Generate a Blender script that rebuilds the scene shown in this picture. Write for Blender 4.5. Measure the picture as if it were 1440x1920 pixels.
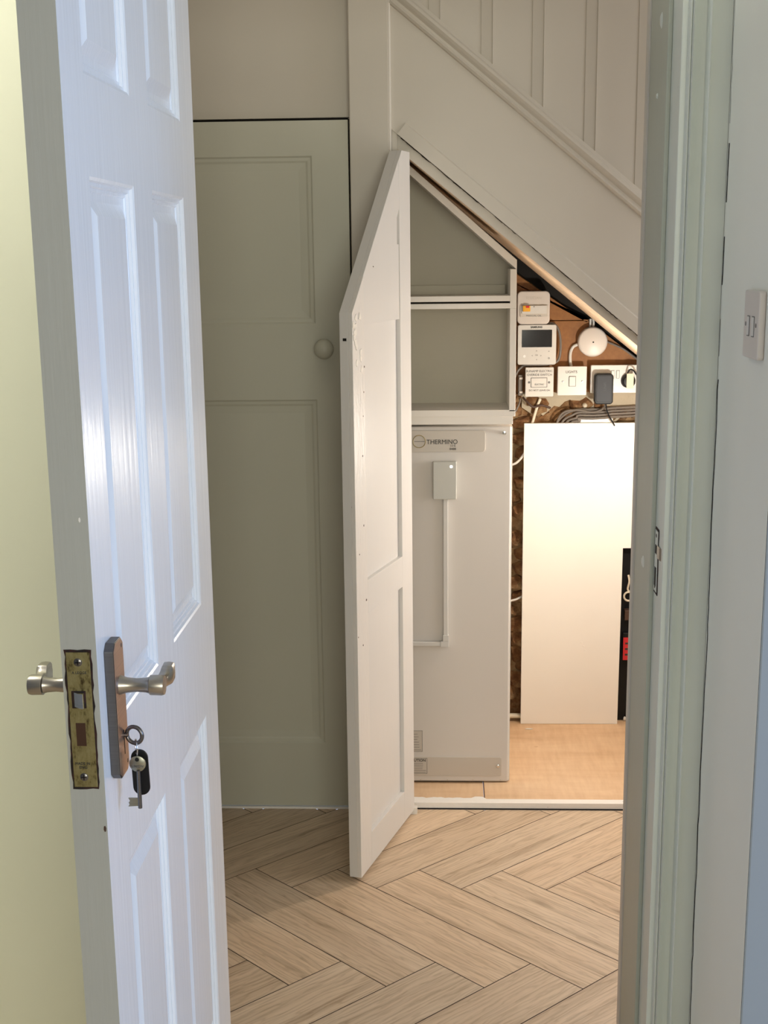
import bpy, bmesh, math, random
from mathutils import Vector, Matrix

for o in list(bpy.data.objects):
    bpy.data.objects.remove(o)
SC = bpy.context.scene
COL = SC.collection
R = random.Random(7)

# ------------------------------------------------------------------ camera
FPX, CY, EYE = 2548.4, 1085.3, 1.45
TH, ROLL, YAW = 0.2322, 0.0121, 0.0477
fw = Vector((-math.sin(YAW)*math.cos(TH), math.cos(YAW)*math.cos(TH), -math.sin(TH)))
r0 = Vector((math.cos(YAW), math.sin(YAW), 0)); u0 = r0.cross(fw)
rt = math.cos(ROLL)*r0 - math.sin(ROLL)*u0
up = math.sin(ROLL)*r0 + math.cos(ROLL)*u0
cam_data = bpy.data.cameras.new('camera')
cam = bpy.data.objects.new('camera', cam_data); COL.objects.link(cam)
cam.matrix_world = Matrix(((rt.x, up.x, -fw.x, 0), (rt.y, up.y, -fw.y, 0), (rt.z, up.z, -fw.z, EYE), (0, 0, 0, 1)))
cam_data.sensor_fit = 'VERTICAL'
cam_data.sensor_height = 24.0
cam_data.lens = 24.0*FPX/1920.0
cam_data.shift_y = (CY-960.0)/1920.0
cam_data.clip_start = 0.05
SC.camera = cam

def ray(px, py):
    return fw + rt*((px-720)/FPX) - up*((py-CY)/FPX)
EYEV = Vector((0, 0, EYE))
def PY(px, py, y):
    d = ray(px, py); return EYEV + d*(y/d.y)
def PZ(px, py, z):
    d = ray(px, py); return EYEV + d*((z-EYE)/d.z)
def PX(px, py, x):
    d = ray(px, py); return EYEV + d*(x/d.x)

# ------------------------------------------------------------------ world, light, exposure
SC.view_settings.view_transform = 'Standard'
SC.view_settings.look = 'None'
SC.view_settings.exposure = 0.0
SC.view_settings.gamma = 1.0
SC.view_settings.use_curve_mapping = False
world = bpy.data.worlds.new('world'); SC.world = world; world.use_nodes = True
bg = world.node_tree.nodes['Background']
bg.inputs[0].default_value = (0.62, 0.74, 1.0, 1); bg.inputs[1].default_value = 1.0

def area(name, loc, target, sx, sy, power, color):
    l = bpy.data.lights.new(name, 'AREA'); l.shape = 'RECTANGLE'; l.size = sx; l.size_y = sy
    l.energy = power; l.color = color
    o = bpy.data.objects.new(name, l); COL.objects.link(o); o.location = loc
    o.rotation_euler = (Vector(target)-Vector(loc)).to_track_quat('-Z', 'Y').to_euler()
    return o
def point(name, loc, power, color, rad):
    l = bpy.data.lights.new(name, 'POINT'); l.energy = power; l.color = color; l.shadow_soft_size = rad
    o = bpy.data.objects.new(name, l); COL.objects.link(o); o.location = loc
    return o
# daylight through the window in the right-hand wall of the near room
area('window_daylight', (2.34, 0.62, 1.45), (-0.4, 1.3, 1.1), 1.4, 1.25, 37, (0.40, 0.60, 1.0))
# added fill light behind the camera, brightens faces turned towards it
area('rear_fill', (0.7, -2.42, 1.5), (0.0, 1.5, 1.1), 1.4, 1.2, 50, (1.0, 0.98, 0.80))
# added lamp out of view, grazes the cream wall from above
point('cream_wall_fill', (-1.15, 1.72, 2.15), 17.7, (1.0, 0.99, 0.93), 0.10)
# daylight of the glazed front door at the right-hand end of the hall
area('hall_daylight', (1.62, 2.90, 1.05), (-0.5, 2.9, 0.7), 0.75, 1.7, 13.2, (1.0, 0.985, 1.0))
# added fill high in the hall, lifts the floor and closed door
point('hall_fill', (-0.40, 2.75, 2.28), 1.1, (1.0, 0.90, 0.75), 0.12)
# lamp under the stairs, behind the closed side of the cupboard
point('cupboard_lamp', (0.53, 3.545, 0.95), 11.4, (1.0, 0.94, 0.83), 0.022)

# ------------------------------------------------------------------ material helpers
def new_mat(name):
    m = bpy.data.materials.new(name); m.use_nodes = True
    nt = m.node_tree; b = nt.nodes['Principled BSDF']
    return m, nt, b
def lnk(nt, a, b): nt.links.new(a, b)
def coords(nt, scale=(1, 1, 1), kind='Object', rot=(0, 0, 0)):
    t = nt.nodes.new('ShaderNodeTexCoord'); mp = nt.nodes.new('ShaderNodeMapping')
    mp.inputs['Scale'].default_value = scale; mp.inputs['Rotation'].default_value = rot
    lnk(nt, t.outputs[kind], mp.inputs[0]); return mp.outputs[0]
def noise(nt, vec, scale, detail=4, rough=0.55):
    n = nt.nodes.new('ShaderNodeTexNoise'); n.inputs['Scale'].default_value = scale
    n.inputs['Detail'].default_value = detail; n.inputs['Roughness'].default_value = rough
    lnk(nt, vec, n.inputs['Vector']); return n.outputs['Fac']
def ramp(nt, fac, stops):
    r = nt.nodes.new('ShaderNodeValToRGB'); e = r.color_ramp.elements
    while len(e) < len(stops): e.new(0.5)
    for k, (p, c) in enumerate(stops):
        e[k].position = p; e[k].color = (*c, 1)
    lnk(nt, fac, r.inputs[0]); return r.outputs[0]
def bump(nt, b, h, strength, dist=0.002):
    n = nt.nodes.new('ShaderNodeBump'); n.inputs['Strength'].default_value = strength
    n.inputs['Distance'].default_value = dist
    lnk(nt, h, n.inputs['Height']); lnk(nt, n.outputs[0], b.inputs['Normal']); return n
def mix(nt, fac, a, c):
    m = nt.nodes.new('ShaderNodeMix'); m.data_type = 'RGBA'
    if isinstance(fac, float): m.inputs[0].default_value = fac
    else: lnk(nt, fac, m.inputs[0])
    for s, v in ((6, a), (7, c)):
        if isinstance(v, tuple): m.inputs[s].default_value = (*v, 1)
        else: lnk(nt, v, m.inputs[s])
    return m.outputs[2]
def paint(name, col, rough=0.45, bstr=0.25, bscale=(60, 60, 60), dist=0.001, var=0.03, grain=None, spec=0.5):
    m, nt, b = new_mat(name)
    v = coords(nt); f = noise(nt, v, 3.0, 3)
    lo = tuple(c*(1-var) for c in col); hi = tuple(min(1, c*(1+var)) for c in col)
    lnk(nt, ramp(nt, f, [(0.3, lo), (0.7, hi)]), b.inputs['Base Color'])
    b.inputs['Roughness'].default_value = rough
    b.inputs['Specular IOR Level'].default_value = spec
    g = noise(nt, coords(nt, grain or bscale), 1.0, 5, 0.6)
    bump(nt, b, g, bstr, dist)
    return m
def plain(name, col, rough=0.5, metal=0.0, emit=None, estr=0.0, spec=0.5):
    m, nt, b = new_mat(name)
    b.inputs['Base Color'].default_value = (*col, 1)
    b.inputs['Roughness'].default_value = rough; b.inputs['Metallic'].default_value = metal
    b.inputs['Specular IOR Level'].default_value = spec
    if emit:
        b.inputs['Emission Color'].default_value = (*emit, 1); b.inputs['Emission Strength'].default_value = estr
    return m
def metal(name, col, rough, streak=(3, 3, 400), bstr=0.1):
    m, nt, b = new_mat(name)
    b.inputs['Metallic'].default_value = 1.0
    f = noise(nt, coords(nt, streak), 1.0, 4)
    lnk(nt, ramp(nt, f, [(0.3, tuple(c*0.82 for c in col)), (0.7, col)]), b.inputs['Base Color'])
    b.inputs['Roughness'].default_value = rough
    bump(nt, b, f, bstr, 0.0004)
    return m

M = {}
M['door_gloss'] = paint('white_gloss_woodgrain', (0.88, 0.90, 0.93), 0.24, 0.5, grain=(70, 70, 3.0), dist=0.0012, var=0.02)
M['door_edge_dimmed'] = paint('door_white_dimmed', (0.43, 0.43, 0.39), 0.5, 0.4, grain=(140, 140, 6), dist=0.0008, var=0.04)  # dimmer light on the door edges put into a darker copy of its white
M['hall_white'] = paint('hall_white_satin', (0.63, 0.585, 0.51), 0.42, 0.12, grain=(25, 25, 25), dist=0.001, var=0.02)
M['hall_door'] = paint('hall_cupboard_white', (0.57, 0.565, 0.47), 0.42, 0.12, grain=(30, 30, 8), dist=0.001, var=0.02)
M['stair_door'] = paint('cupboard_door_white', (0.71, 0.69, 0.67), 0.36, 0.35, grain=(70, 70, 9), dist=0.001, var=0.02)
M['jamb'] = paint('jamb_thick_gloss', (0.70, 0.73, 0.66), 0.38, 0.35, grain=(40, 40, 5), dist=0.0016, var=0.03)
M['stop'] = paint('shaded_stop_gloss', (0.46, 0.48, 0.40), 0.42, 0.35, grain=(40, 40, 5), dist=0.0016, var=0.05)  # shade on the door stop put into a darker copy of the jamb colour
M['side_wall'] = paint('side_wall_white', (0.91, 0.90, 0.80), 0.6, 0.15, grain=(15, 15, 15), dist=0.002, var=0.02)
M['cream'] = paint('cream_emulsion', (0.80, 0.79, 0.60), 0.75, 0.12, grain=(40, 40, 40), dist=0.001, var=0.015)
M['nib_front_dimmed'] = paint('side_wall_dimmed_blue', (0.31, 0.35, 0.39), 0.7, 0.12, grain=(20, 20, 20), dist=0.001, var=0.02)  # side wall facing the camera: dim blue daylight put into the colour
M['far_room'] = paint('muted_grey_wall', (0.22, 0.23, 0.24), 0.8, 0.1)
M['ceiling'] = paint('ceiling_white', (0.66, 0.65, 0.62), 0.8, 0.1)
M['shelf_white'] = paint('shelf_white', (0.84, 0.80, 0.74), 0.5, 0.1)
M['shelf_inside'] = paint('shelf_back_white', (0.64, 0.60, 0.49), 0.6, 0.35, grain=(5, 5, 40), dist=0.002, var=0.05)
M['casing'] = paint('coated_steel_white', (0.68, 0.64, 0.60), 0.45, 0.04, var=0.01)
M['casing_plate'] = paint('nameplate_grey', (0.58, 0.53, 0.47), 0.4, 0.03, var=0.01)
M['board'] = paint('painted_board', (0.93, 0.90, 0.86), 0.6, 0.25, grain=(18, 18, 9), dist=0.001, var=0.02)
M['plastic'] = plain('white_plastic', (0.66, 0.64, 0.61), 0.32)
M['box_grey'] = plain('pale_grey_plastic', (0.56, 0.56, 0.52), 0.4)
M['plastic_warm'] = plain('aged_white_plastic', (0.66, 0.60, 0.55), 0.38)
M['plastic_ivory'] = plain('ivory_cable', (0.80, 0.72, 0.58), 0.45)
M['cable_grey'] = plain('grey_cable_sheath', (0.17, 0.145, 0.125), 0.5)
M['black'] = plain('black_plastic', (0.008, 0.008, 0.009), 0.45, spec=0.25)
M['charger'] = plain('dark_grey_plastic', (0.022, 0.024, 0.030), 0.5, spec=0.3)
M['screen'] = plain('display_glass', (0.012, 0.012, 0.014), 0.12)
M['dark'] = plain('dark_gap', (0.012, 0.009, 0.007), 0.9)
M['grey_print'] = plain('grey_print', (0.12, 0.115, 0.11), 0.6)
M['black_print'] = plain('black_print', (0.03, 0.03, 0.03), 0.6)
M['yellow'] = plain('yellow_rcd', (0.85, 0.42, 0.02), 0.4)
M['red'] = plain('red_label', (0.62, 0.02, 0.03), 0.5)
M['brown_rust'] = plain('brown_fuse_holder', (0.07, 0.035, 0.022), 0.6)
M['cream_tag'] = plain('paper_tag', (0.75, 0.66, 0.50), 0.7)
M['led'] = plain('led_white', (1, 1, 1), 0.3, emit=(0.95, 0.98, 1.0), estr=2.2)
M['nickel'] = metal('satin_nickel', (0.44, 0.405, 0.36), 0.30, bstr=0.05)
M['nickel_dark'] = metal('worn_nickel_plate', (0.17, 0.16, 0.155), 0.42, bstr=0.05)
M['copper_plate'] = metal('bronzed_plate', (0.58, 0.43, 0.37), 0.36, bstr=0.05)
M['steel'] = metal('dark_steel', (0.20, 0.19, 0.19), 0.28)
M['key_steel'] = metal('key_steel', (0.36, 0.35, 0.29), 0.34, bstr=0.04)
M['chrome'] = metal('bright_steel', (0.75, 0.75, 0.75), 0.15, bstr=0.02)
M['gold'] = metal('brass_ring_print', (0.55, 0.46, 0.25), 0.35, bstr=0.02)

def brass():
    m, nt, b = new_mat('tarnished_brass')
    f = noise(nt, coords(nt, (120, 120, 60)), 1.0, 6, 0.7)
    lnk(nt, ramp(nt, f, [(0.34, (0.07, 0.05, 0.02)), (0.47, (0.27, 0.23, 0.10)), (0.7, (0.37, 0.33, 0.17))]), b.inputs['Base Color'])
    b.inputs['Metallic'].default_value = 0.75; b.inputs['Roughness'].default_value = 0.42
    bump(nt, b, f, 0.3, 0.0005); return m
M['brass'] = brass()
def recess():
    m, nt, b = new_mat('raw_recess_edge')
    f = noise(nt, coords(nt, (80, 80, 80)), 1.0, 3)
    lnk(nt, ramp(nt, f, [(0.42, (0.008, 0.003, 0.002)), (0.75, (0.06, 0.012, 0.008))]), b.inputs['Base Color'])
    b.inputs['Roughness'].default_value = 0.8; return m
M['recess'] = recess()

def oak():
    m, nt, b = new_mat('oak_plank')
    uvn = nt.nodes.new('ShaderNodeUVMap'); uvn.uv_map = 'plank'
    def mp(s):
        q = nt.nodes.new('ShaderNodeMapping'); q.inputs['Scale'].default_value = s
        lnk(nt, uvn.outputs[0], q.inputs[0]); return q.outputs[0]
    # warp for cathedral figure
    wv = noise(nt, mp((2.2, 6.0, 1)), 1.0, 2, 0.5)
    wave = nt.nodes.new('ShaderNodeTexWave'); wave.wave_type = 'BANDS'; wave.bands_direction = 'Y'
    wave.inputs['Scale'].default_value = 7.0; wave.inputs['Distortion'].default_value = 14.0
    wave.inputs['Detail'].default_value = 3.0; wave.inputs['Detail Scale'].default_value = 1.6
    lnk(nt, mp((0.55, 3.4, 1)), wave.inputs['Vector'])
    fine = noise(nt, mp((5, 150, 1)), 1.0, 6, 0.7)
    mid = noise(nt, mp((1.5, 30, 1)), 1.0, 4, 0.6)
    c1 = ramp(nt, fine, [(0.34, (0.36, 0.245, 0.155)), (0.50, (0.68, 0.51, 0.35)), (0.70, (0.82, 0.65, 0.47))])
    c2 = ramp(nt, mid, [(0.36, (0.34, 0.225, 0.135)), (0.47, (0.68, 0.51, 0.35)), (0.70, (0.84, 0.67, 0.50))])
    c3 = ramp(nt, wave.outputs['Fac'], [(0.0, (0.40, 0.27, 0.165)), (0.30, (0.70, 0.53, 0.37)), (1.0, (0.80, 0.63, 0.46))])
    c = mix(nt, 0.5, c1, c2); c = mix(nt, 0.30, c, c3)
    # knots
    vor = nt.nodes.new('ShaderNodeTexVoronoi'); vor.inputs['Scale'].default_value = 1.0
    lnk(nt, mp((2.0, 6.5, 1)), vor.inputs['Vector'])
    k = ramp(nt, vor.outputs['Distance'], [(0.02, (0.45, 0.38, 0.30)), (0.10, (1, 1, 1))])
    mm = nt.nodes.new('ShaderNodeMix'); mm.data_type = 'RGBA'; mm.blend_type = 'MULTIPLY'; mm.inputs[0].default_value = 0.7
    lnk(nt, c, mm.inputs[6]); lnk(nt, k, mm.inputs[7]); c = mm.outputs[2]
    va = nt.nodes.new('ShaderNodeVertexColor'); va.layer_name = 'tint'
    mm2 = nt.nodes.new('ShaderNodeMix'); mm2.data_type = 'RGBA'; mm2.blend_type = 'MULTIPLY'; mm2.inputs[0].default_value = 1.0
    lnk(nt, c, mm2.inputs[6]); lnk(nt, va.outputs[0], mm2.inputs[7])
    lnk(nt, mm2.outputs[2], b.inputs['Base Color'])
    b.inputs['Roughness'].default_value = 0.47
    bump(nt, b, fine, 0.18, 0.0006)
    return m
M['oak'] = oak()
def ply(name, a, c, d, scale=(2.5, 14, 14)):
    m, nt, b = new_mat(name)
    f = noise(nt, coords(nt, scale), 1.0, 5, 0.6)
    g = noise(nt, coords(nt, (60, 8, 60)), 1.0, 3, 0.6)
    col = mix(nt, 0.35, ramp(nt, f, [(0.3, a), (0.5, c), (0.72, d)]), ramp(nt, g, [(0.3, a), (0.7, d)]))
    lnk(nt, col, b.inputs['Base Color']); b.inputs['Roughness'].default_value = 0.6
    bump(nt, b, g, 0.2, 0.001); return m
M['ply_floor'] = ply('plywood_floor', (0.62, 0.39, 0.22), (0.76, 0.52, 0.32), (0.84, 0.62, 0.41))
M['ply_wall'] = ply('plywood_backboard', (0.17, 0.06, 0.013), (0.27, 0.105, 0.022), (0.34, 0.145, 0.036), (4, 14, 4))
M['batten_wood'] = ply('raw_softwood', (0.60, 0.42, 0.27), (0.74, 0.55, 0.38), (0.82, 0.65, 0.48))
def stone():
    m, nt, b = new_mat('rubble_stone')
    v = coords(nt, (1, 1, 1))
    f = noise(nt, v, 16, 8, 0.72); g = noise(nt, v, 5, 4, 0.6)
    c = ramp(nt, f, [(0.34, (0.012, 0.006, 0.003)), (0.45, (0.14, 0.075, 0.03)), (0.56, (0.42, 0.26, 0.12)), (0.72, (0.66, 0.50, 0.30))])
    c2 = ramp(nt, g, [(0.38, (0.06, 0.018, 0.008)), (0.47, (0.32, 0.13, 0.045)), (0.60, (0.48, 0.35, 0.20))])
    lnk(nt, mix(nt, 0.5, c, c2), b.inputs['Base Color']); b.inputs['Roughness'].default_value = 0.9
    bump(nt, b, f, 1.0, 0.02); return m
M['stone'] = stone()
M['mortar'] = paint('lime_render', (0.50, 0.43, 0.32), 0.9, 0.9, grain=(30, 30, 30), dist=0.006, var=0.2)
def chipped():
    m, nt, b = new_mat('chipped_white_sill')
    f = noise(nt, coords(nt, (40, 60, 60)), 1.0, 5, 0.7)
    lnk(nt, ramp(nt, f, [(0.27, (0.25, 0.14, 0.07)), (0.31, (0.93, 0.90, 0.86))]), b.inputs['Base Color'])
    b.inputs['Roughness'].default_value = 0.5
    bump(nt, b, f, 0.6, 0.003); return m
M['sill'] = chipped()
def scuffed():
    m, nt, b = new_mat('scuffed_door_stile')
    f = noise(nt, coords(nt, (260, 260, 45)), 1.0, 4, 0.6)
    g = noise(nt, coords(nt, (70, 70, 22)), 1.0, 4, 0.6)
    lnk(nt, ramp(nt, f, [(0.22, (0.20, 0.16, 0.13)), (0.26, (0.74, 0.71, 0.68))]), b.inputs['Base Color'])
    b.inputs['Roughness'].default_value = 0.4
    bump(nt, b, g, 0.9, 0.0025); return m
M['scuffed'] = scuffed()

# ------------------------------------------------------------------ mesh helpers
class MB:
    def __init__(s, mat=None): s.v = []; s.f = []; s.M = mat
    def add(s, vs, fs):
        k = len(s.v)
        s.v += [(s.M @ Vector(p)) if s.M else Vector(p) for p in vs]
        s.f += [tuple(k+i for i in f) for f in fs]
        return s
    def box(s, a, b):
        x0, y0, z0 = (min(a[i], b[i]) for i in range(3)); x1, y1, z1 = (max(a[i], b[i]) for i in range(3))
        return s.add([(x0, y0, z0), (x1, y0, z0), (x1, y1, z0), (x0, y1, z0), (x0, y0, z1), (x1, y0, z1), (x1, y1, z1), (x0, y1, z1)],
                     [(0, 3, 2, 1), (4, 5, 6, 7), (0, 1, 5, 4), (1, 2, 6, 5), (2, 3, 7, 6), (3, 0, 4, 7)])
    def prism(s, poly, d):
        """poly: list of 3D points; extruded by vector d"""
        n = len(poly); d = Vector(d); p = [Vector(q) for q in poly]
        nrm = Vector((0, 0, 0))
        for i in range(n):
            nrm += p[i].cross(p[(i+1) % n])
        if nrm.dot(d) > 0: p.reverse()
        return s.add(p + [q+d for q in p], [tuple(range(n)), tuple(range(2*n-1, n-1, -1))] +
                     [(i, i+n, (i+1) % n+n, (i+1) % n) for i in range(n)])
    def tube(s, pts, r, n=10, rad=None, cap=True):
        pts = [Vector(p) for p in pts]; m = len(pts); vs = []; fs = []
        t0 = (pts[1]-pts[0]).normalized(); a = t0.orthogonal().normalized()
        for i, p in enumerate(pts):
            t = (pts[min(i+1, m-1)]-pts[max(i-1, 0)]).normalized()
            a = (a - t*a.dot(t)).normalized(); b = t.cross(a)
            rr = rad[i] if rad else r
            for k in range(n):
                w = 2*math.pi*k/n; vs.append(p + a*(rr*math.cos(w)) + b*(rr*math.sin(w)))
        for i in range(m-1):
            for k in range(n):
                k2 = (k+1) % n; fs.append((i*n+k, i*n+k2, (i+1)*n+k2, (i+1)*n+k))
        if cap: fs += [tuple(range(n-1, -1, -1)), tuple((m-1)*n+k for k in range(n))]
        return s.add(vs, fs)
    def lathe(s, org, axis, prof, n=32):
        """prof: (distance along axis, radius)"""
        org = Vector(org); ax = Vector(axis).normalized()
        return s.tube([org+ax*d for d, _ in prof], 0, n, [max(r, 1e-5) for _, r in prof])
    def torus(s, c, nrm, Rr, r, n=32, k=10):
        c = Vector(c); nrm = Vector(nrm).normalized(); a = nrm.orthogonal().normalized(); b = nrm.cross(a); vs = []; fs = []
        for i in range(n):
            w = 2*math.pi*i/n; d = a*math.cos(w)+b*math.sin(w)
            for j in range(k):
                q = 2*math.pi*j/k; vs.append(c + d*(Rr+r*math.cos(q)) + nrm*(r*math.sin(q)))
        for i in range(n):
            for j in range(k):
                i2 = (i+1) % n; j2 = (j+1) % k
                fs.append((i*k+j, i2*k+j, i2*k+j2, i*k+j2))
        return s.add(vs, fs)
    def build(s, name, mat, parent=None, bev=0, smooth=False, seg=2, mats=None, fm=None):
        me = bpy.data.meshes.new(name)
        lo = [min(v[i] for v in s.v) for i in range(3)]; hi = [max(v[i] for v in s.v) for i in range(3)]
        org = Vector(((lo[0]+hi[0])/2, (lo[1]+hi[1])/2, lo[2]))
        me.from_pydata([v-org for v in s.v], [], s.f)
        if smooth:
            for p in me.polygons: p.use_smooth = True
        me.materials.append(mat)
        if mats:
            for q in mats: me.materials.append(q)
            for i, p in enumerate(me.polygons): p.material_index = fm[i]
        me.update()
        o = bpy.data.objects.new(name, me); COL.objects.link(o); o.location = org
        if parent:
            o.parent = parent; o.matrix_parent_inverse = Matrix.Translation(-world_loc(parent))
        if bev:
            b = o.modifiers.new('bevel', 'BEVEL'); b.width = bev; b.segments = seg; b.limit_method = 'ANGLE'; b.angle_limit = math.radians(40)
            b.harden_normals = False
        if smooth:
            try:
                me.set_sharp_from_angle(angle=math.radians(42))
            except Exception: pass
        return o
WL = {}
def world_loc(o):
    # parents carry translations only
    return Vector(o.location)
def tag(o, label=None, cat=None, group=None, kind=None):
    if label: o['label'] = label
    if cat: o['category'] = cat
    if group: o['group'] = group
    if kind: o['kind'] = kind
    return o
def empty(name, loc, label=None, cat=None, group=None, kind=None):
    o = bpy.data.objects.new(name, None); COL.objects.link(o); o.location = Vector(loc); o.empty_display_size = 0.05
    return tag(o, label, cat, group, kind)
def rrect(cx, cz, w, h, r, n=6):
    pts = []
    for sx, sz, a0 in ((1, 1, 0), (-1, 1, 90), (-1, -1, 180), (1, -1, 270)):
        for k in range(n+1):
            a = math.radians(a0+90*k/n)
            pts.append((cx+sx*(w/2-r)+r*math.cos(a), cz+sz*(h/2-r)+r*math.sin(a)))
    return pts
def yprism(mb, pts2, y0, y1):
    return mb.prism([(x, y0, z) for x, z in pts2], (0, y1-y0, 0))
def text(name, s, size, loc, mat, parent, normal='-y', align='CENTER', depth=0.0003, sx=1.0, bold=0.0, rot=0):
    cu = bpy.data.curves.new(name, 'FONT'); cu.body = s; cu.size = size; cu.align_x = align; cu.align_y = 'CENTER'
    cu.extrude = depth; cu.offset = bold; cu.resolution_u = 3
    to = bpy.data.objects.new('tmp', cu); COL.objects.link(to)
    dg = bpy.context.evaluated_depsgraph_get(); dg.update()
    me = bpy.data.meshes.new_from_object(to.evaluated_get(dg)); me.name = name
    bpy.data.objects.remove(to)
    B = Matrix(((1, 0, 0), (0, 0, -1), (0, 1, 0)))
    if normal == '+x': B = Matrix(((0, 0, 1), (1, 0, 0), (0, 1, 0)))
    S = Matrix(((sx, 0, 0), (0, 1, 0), (0, 0, 1)))
    me.transform((B @ Matrix.Rotation(rot, 3, 'Z') @ S).to_4x4())
    me.materials.clear(); me.materials.append(mat)
    o = bpy.data.objects.new(name, me); COL.objects.link(o); o.location = Vector(loc)
    if parent:
        o.parent = parent; o.matrix_parent_inverse = Matrix.Translation(-world_loc(parent))
    return o
def smooth_path(pts, n=8):
    pts = [Vector(p) for p in pts]; out = []
    for i in range(len(pts)-1):
        p0 = pts[max(i-1, 0)]; p1 = pts[i]; p2 = pts[i+1]; p3 = pts[min(i+2, len(pts)-1)]
        for k in range(n):
            t = k/n
            out.append(0.5*((2*p1)+(-p0+p2)*t+(2*p0-5*p1+4*p2-p3)*t*t+(-p0+3*p1-3*p2+p3)*t**3))
    out.append(pts[-1]); return out
def panel_face(mb, A0, A1, B0, B1, rects, prof, ori, ua, ub, un):
    """A flat face spanned by ua, ub from ori with moulded rectangular panels; prof: (inset, depth) rings, last one is the field"""
    ori, ua, ub, un = (Vector(q) for q in (ori, ua, ub, un))
    flip = ua.cross(ub).dot(un) < 0
    def V(a, b, d=0): return ori+ua*a+ub*b-un*d
    def quad(vs):
        if flip: vs = vs[::-1]
        mb.add(vs, [tuple(range(len(vs)))])
    As = sorted({A0, A1, *[r[0] for r in rects], *[r[1] for r in rects]})
    Bs = sorted({B0, B1, *[r[2] for r in rects], *[r[3] for r in rects]})
    for i in range(len(As)-1):
        for j in range(len(Bs)-1):
            ca, cb = (As[i]+As[i+1])/2, (Bs[j]+Bs[j+1])/2
            if any(r[0] < ca < r[1] and r[2] < cb < r[3] for r in rects): continue
            quad([V(As[i], Bs[j]), V(As[i+1], Bs[j]), V(As[i+1], Bs[j+1]), V(As[i], Bs[j+1])])
    for (a0, a1, b0, b1) in rects:
        pi, pd = 0, 0
        for ins, dep in prof:
            o_ = [(a0+pi, b0+pi, pd), (a1-pi, b0+pi, pd), (a1-pi, b1-pi, pd), (a0+pi, b1-pi, pd)]
            n_ = [(a0+ins, b0+ins, dep), (a1-ins, b0+ins, dep), (a1-ins, b1-ins, dep), (a0+ins, b1-ins, dep)]
            for k in range(4):
                k2 = (k+1) % 4
                quad([V(*o_[k]), V(*o_[k2]), V(*n_[k2]), V(*n_[k])])
            pi, pd = ins, dep
        quad([V(*q) for q in n_])

# ------------------------------------------------------------------ structure: floor
FLOOR_FRONT = 3.427
def floor_planks():
    s = 0.1; w = s*math.sqrt(2); L = 0.627; r = L/w
    x0 = -0.0686; y0 = 3.0518-2*r*s
    g = 0.0011
    vs = []; fs = []; uvs = []; cols = []
    def emit(u0, u1, v0, v1, along):
        cu, cv = (u0+u1)/2, (v0+v1)/2
        cx, cy = x0+(cu+cv)*s, y0+(cu-cv)*s
        if not (-2.6 < cx < 2.6 and -2.9 < cy < 3.9): return
        k = len(vs); q = [(u0, v0), (u1, v0), (u1, v1), (u0, v1)]
        e = g/w; q = [(u0+e, v0+e), (u1-e, v0+e), (u1-e, v1-e), (u0+e, v1-e)]
        pts = [Vector((x0+(a+b)*s, y0+(a-b)*s, 0.0)) for a, b in q]
        vs.extend(pts); fs.append((k+3, k+2, k+1, k)); fs_uv = []
        ox, oy = R.uniform(0, 40), R.uniform(0, 40); fl = R.choice((-1, 1))
        for a, b in q:
            la, lb = (a-u0)*w, (b-v0)*w
            if along == 'v': la, lb = lb, la
            fs_uv.append((ox+fl*la, oy+lb))
        uvs.append(fs_uv[::-1]); t = R.uniform(0.90, 1.06); wv = R.uniform(-0.02, 0.02)
        cols.append((t*(1+wv), t, t*(1-wv)))
    for m in range(-12, 13):
        for n in range(-60, 61):
            du, dv = m*r, -m*r
            emit(n+du, n+r+du, n+dv, n+1+dv, 'u')
            emit(n+r+du, n+r+1+du, n+1-r+dv, n+1+dv, 'v')
    me = bpy.data.meshes.new('floor'); me.from_pydata(vs, [], fs)
    nf = len(fs)
    uv = me.uv_layers.new(name='plank'); me.color_attributes.new('tint', 'FLOAT_COLOR', 'CORNER')
    uv = me.uv_layers['plank']; ca = me.color_attributes['tint']
    for i, p in enumerate(me.polygons):
        for j, li in enumerate(p.loop_indices):
            uv.data[li].uv = uvs[i][j]; ca.data[li].color = (*cols[i], 1)
    bm = bmesh.new(); bm.from_mesh(me)
    for (co, no) in (((0, 3.425, 0), (0, 1, 0)), ((0, -2.5, 0), (0, -1, 0)), ((-2.2, 0, 0), (-1, 0, 0)), ((2.4, 0, 0), (1, 0, 0))):
        geo = bm.verts[:]+bm.edges[:]+bm.faces[:]
        bmesh.ops.bisect_plane(bm, geom=geo, plane_co=co, plane_no=no, clear_outer=True)
    # dark bed under the joints
    q = [bm.verts.new(p) for p in ((-2.2, -2.5, -0.002), (2.4, -2.5, -0.002), (2.4, 3.425, -0.002), (-2.2, 3.425, -0.002))]
    f = bm.faces.new(q); f.material_index = 1
    bm.to_mesh(me); bm.free()
    me.materials.append(M['oak']); me.materials.append(plain('joint_brown', (0.05, 0.028, 0.016), 0.8))
    o = bpy.data.objects.new('floor', me); COL.objects.link(o)
    return tag(o, 'light oak herringbone plank floor of the hallway', 'floor', kind='structure')
floor_planks()

def struct(name, mb, mat, label, cat, parent=None, bev=0, **k):
    o = mb.build(name, mat, parent, bev, **k)
    if parent is None: tag(o, label, cat, kind='structure')
    return o
YD = 2.07            # room side of the doorway wall
CEIL = 2.42
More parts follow.
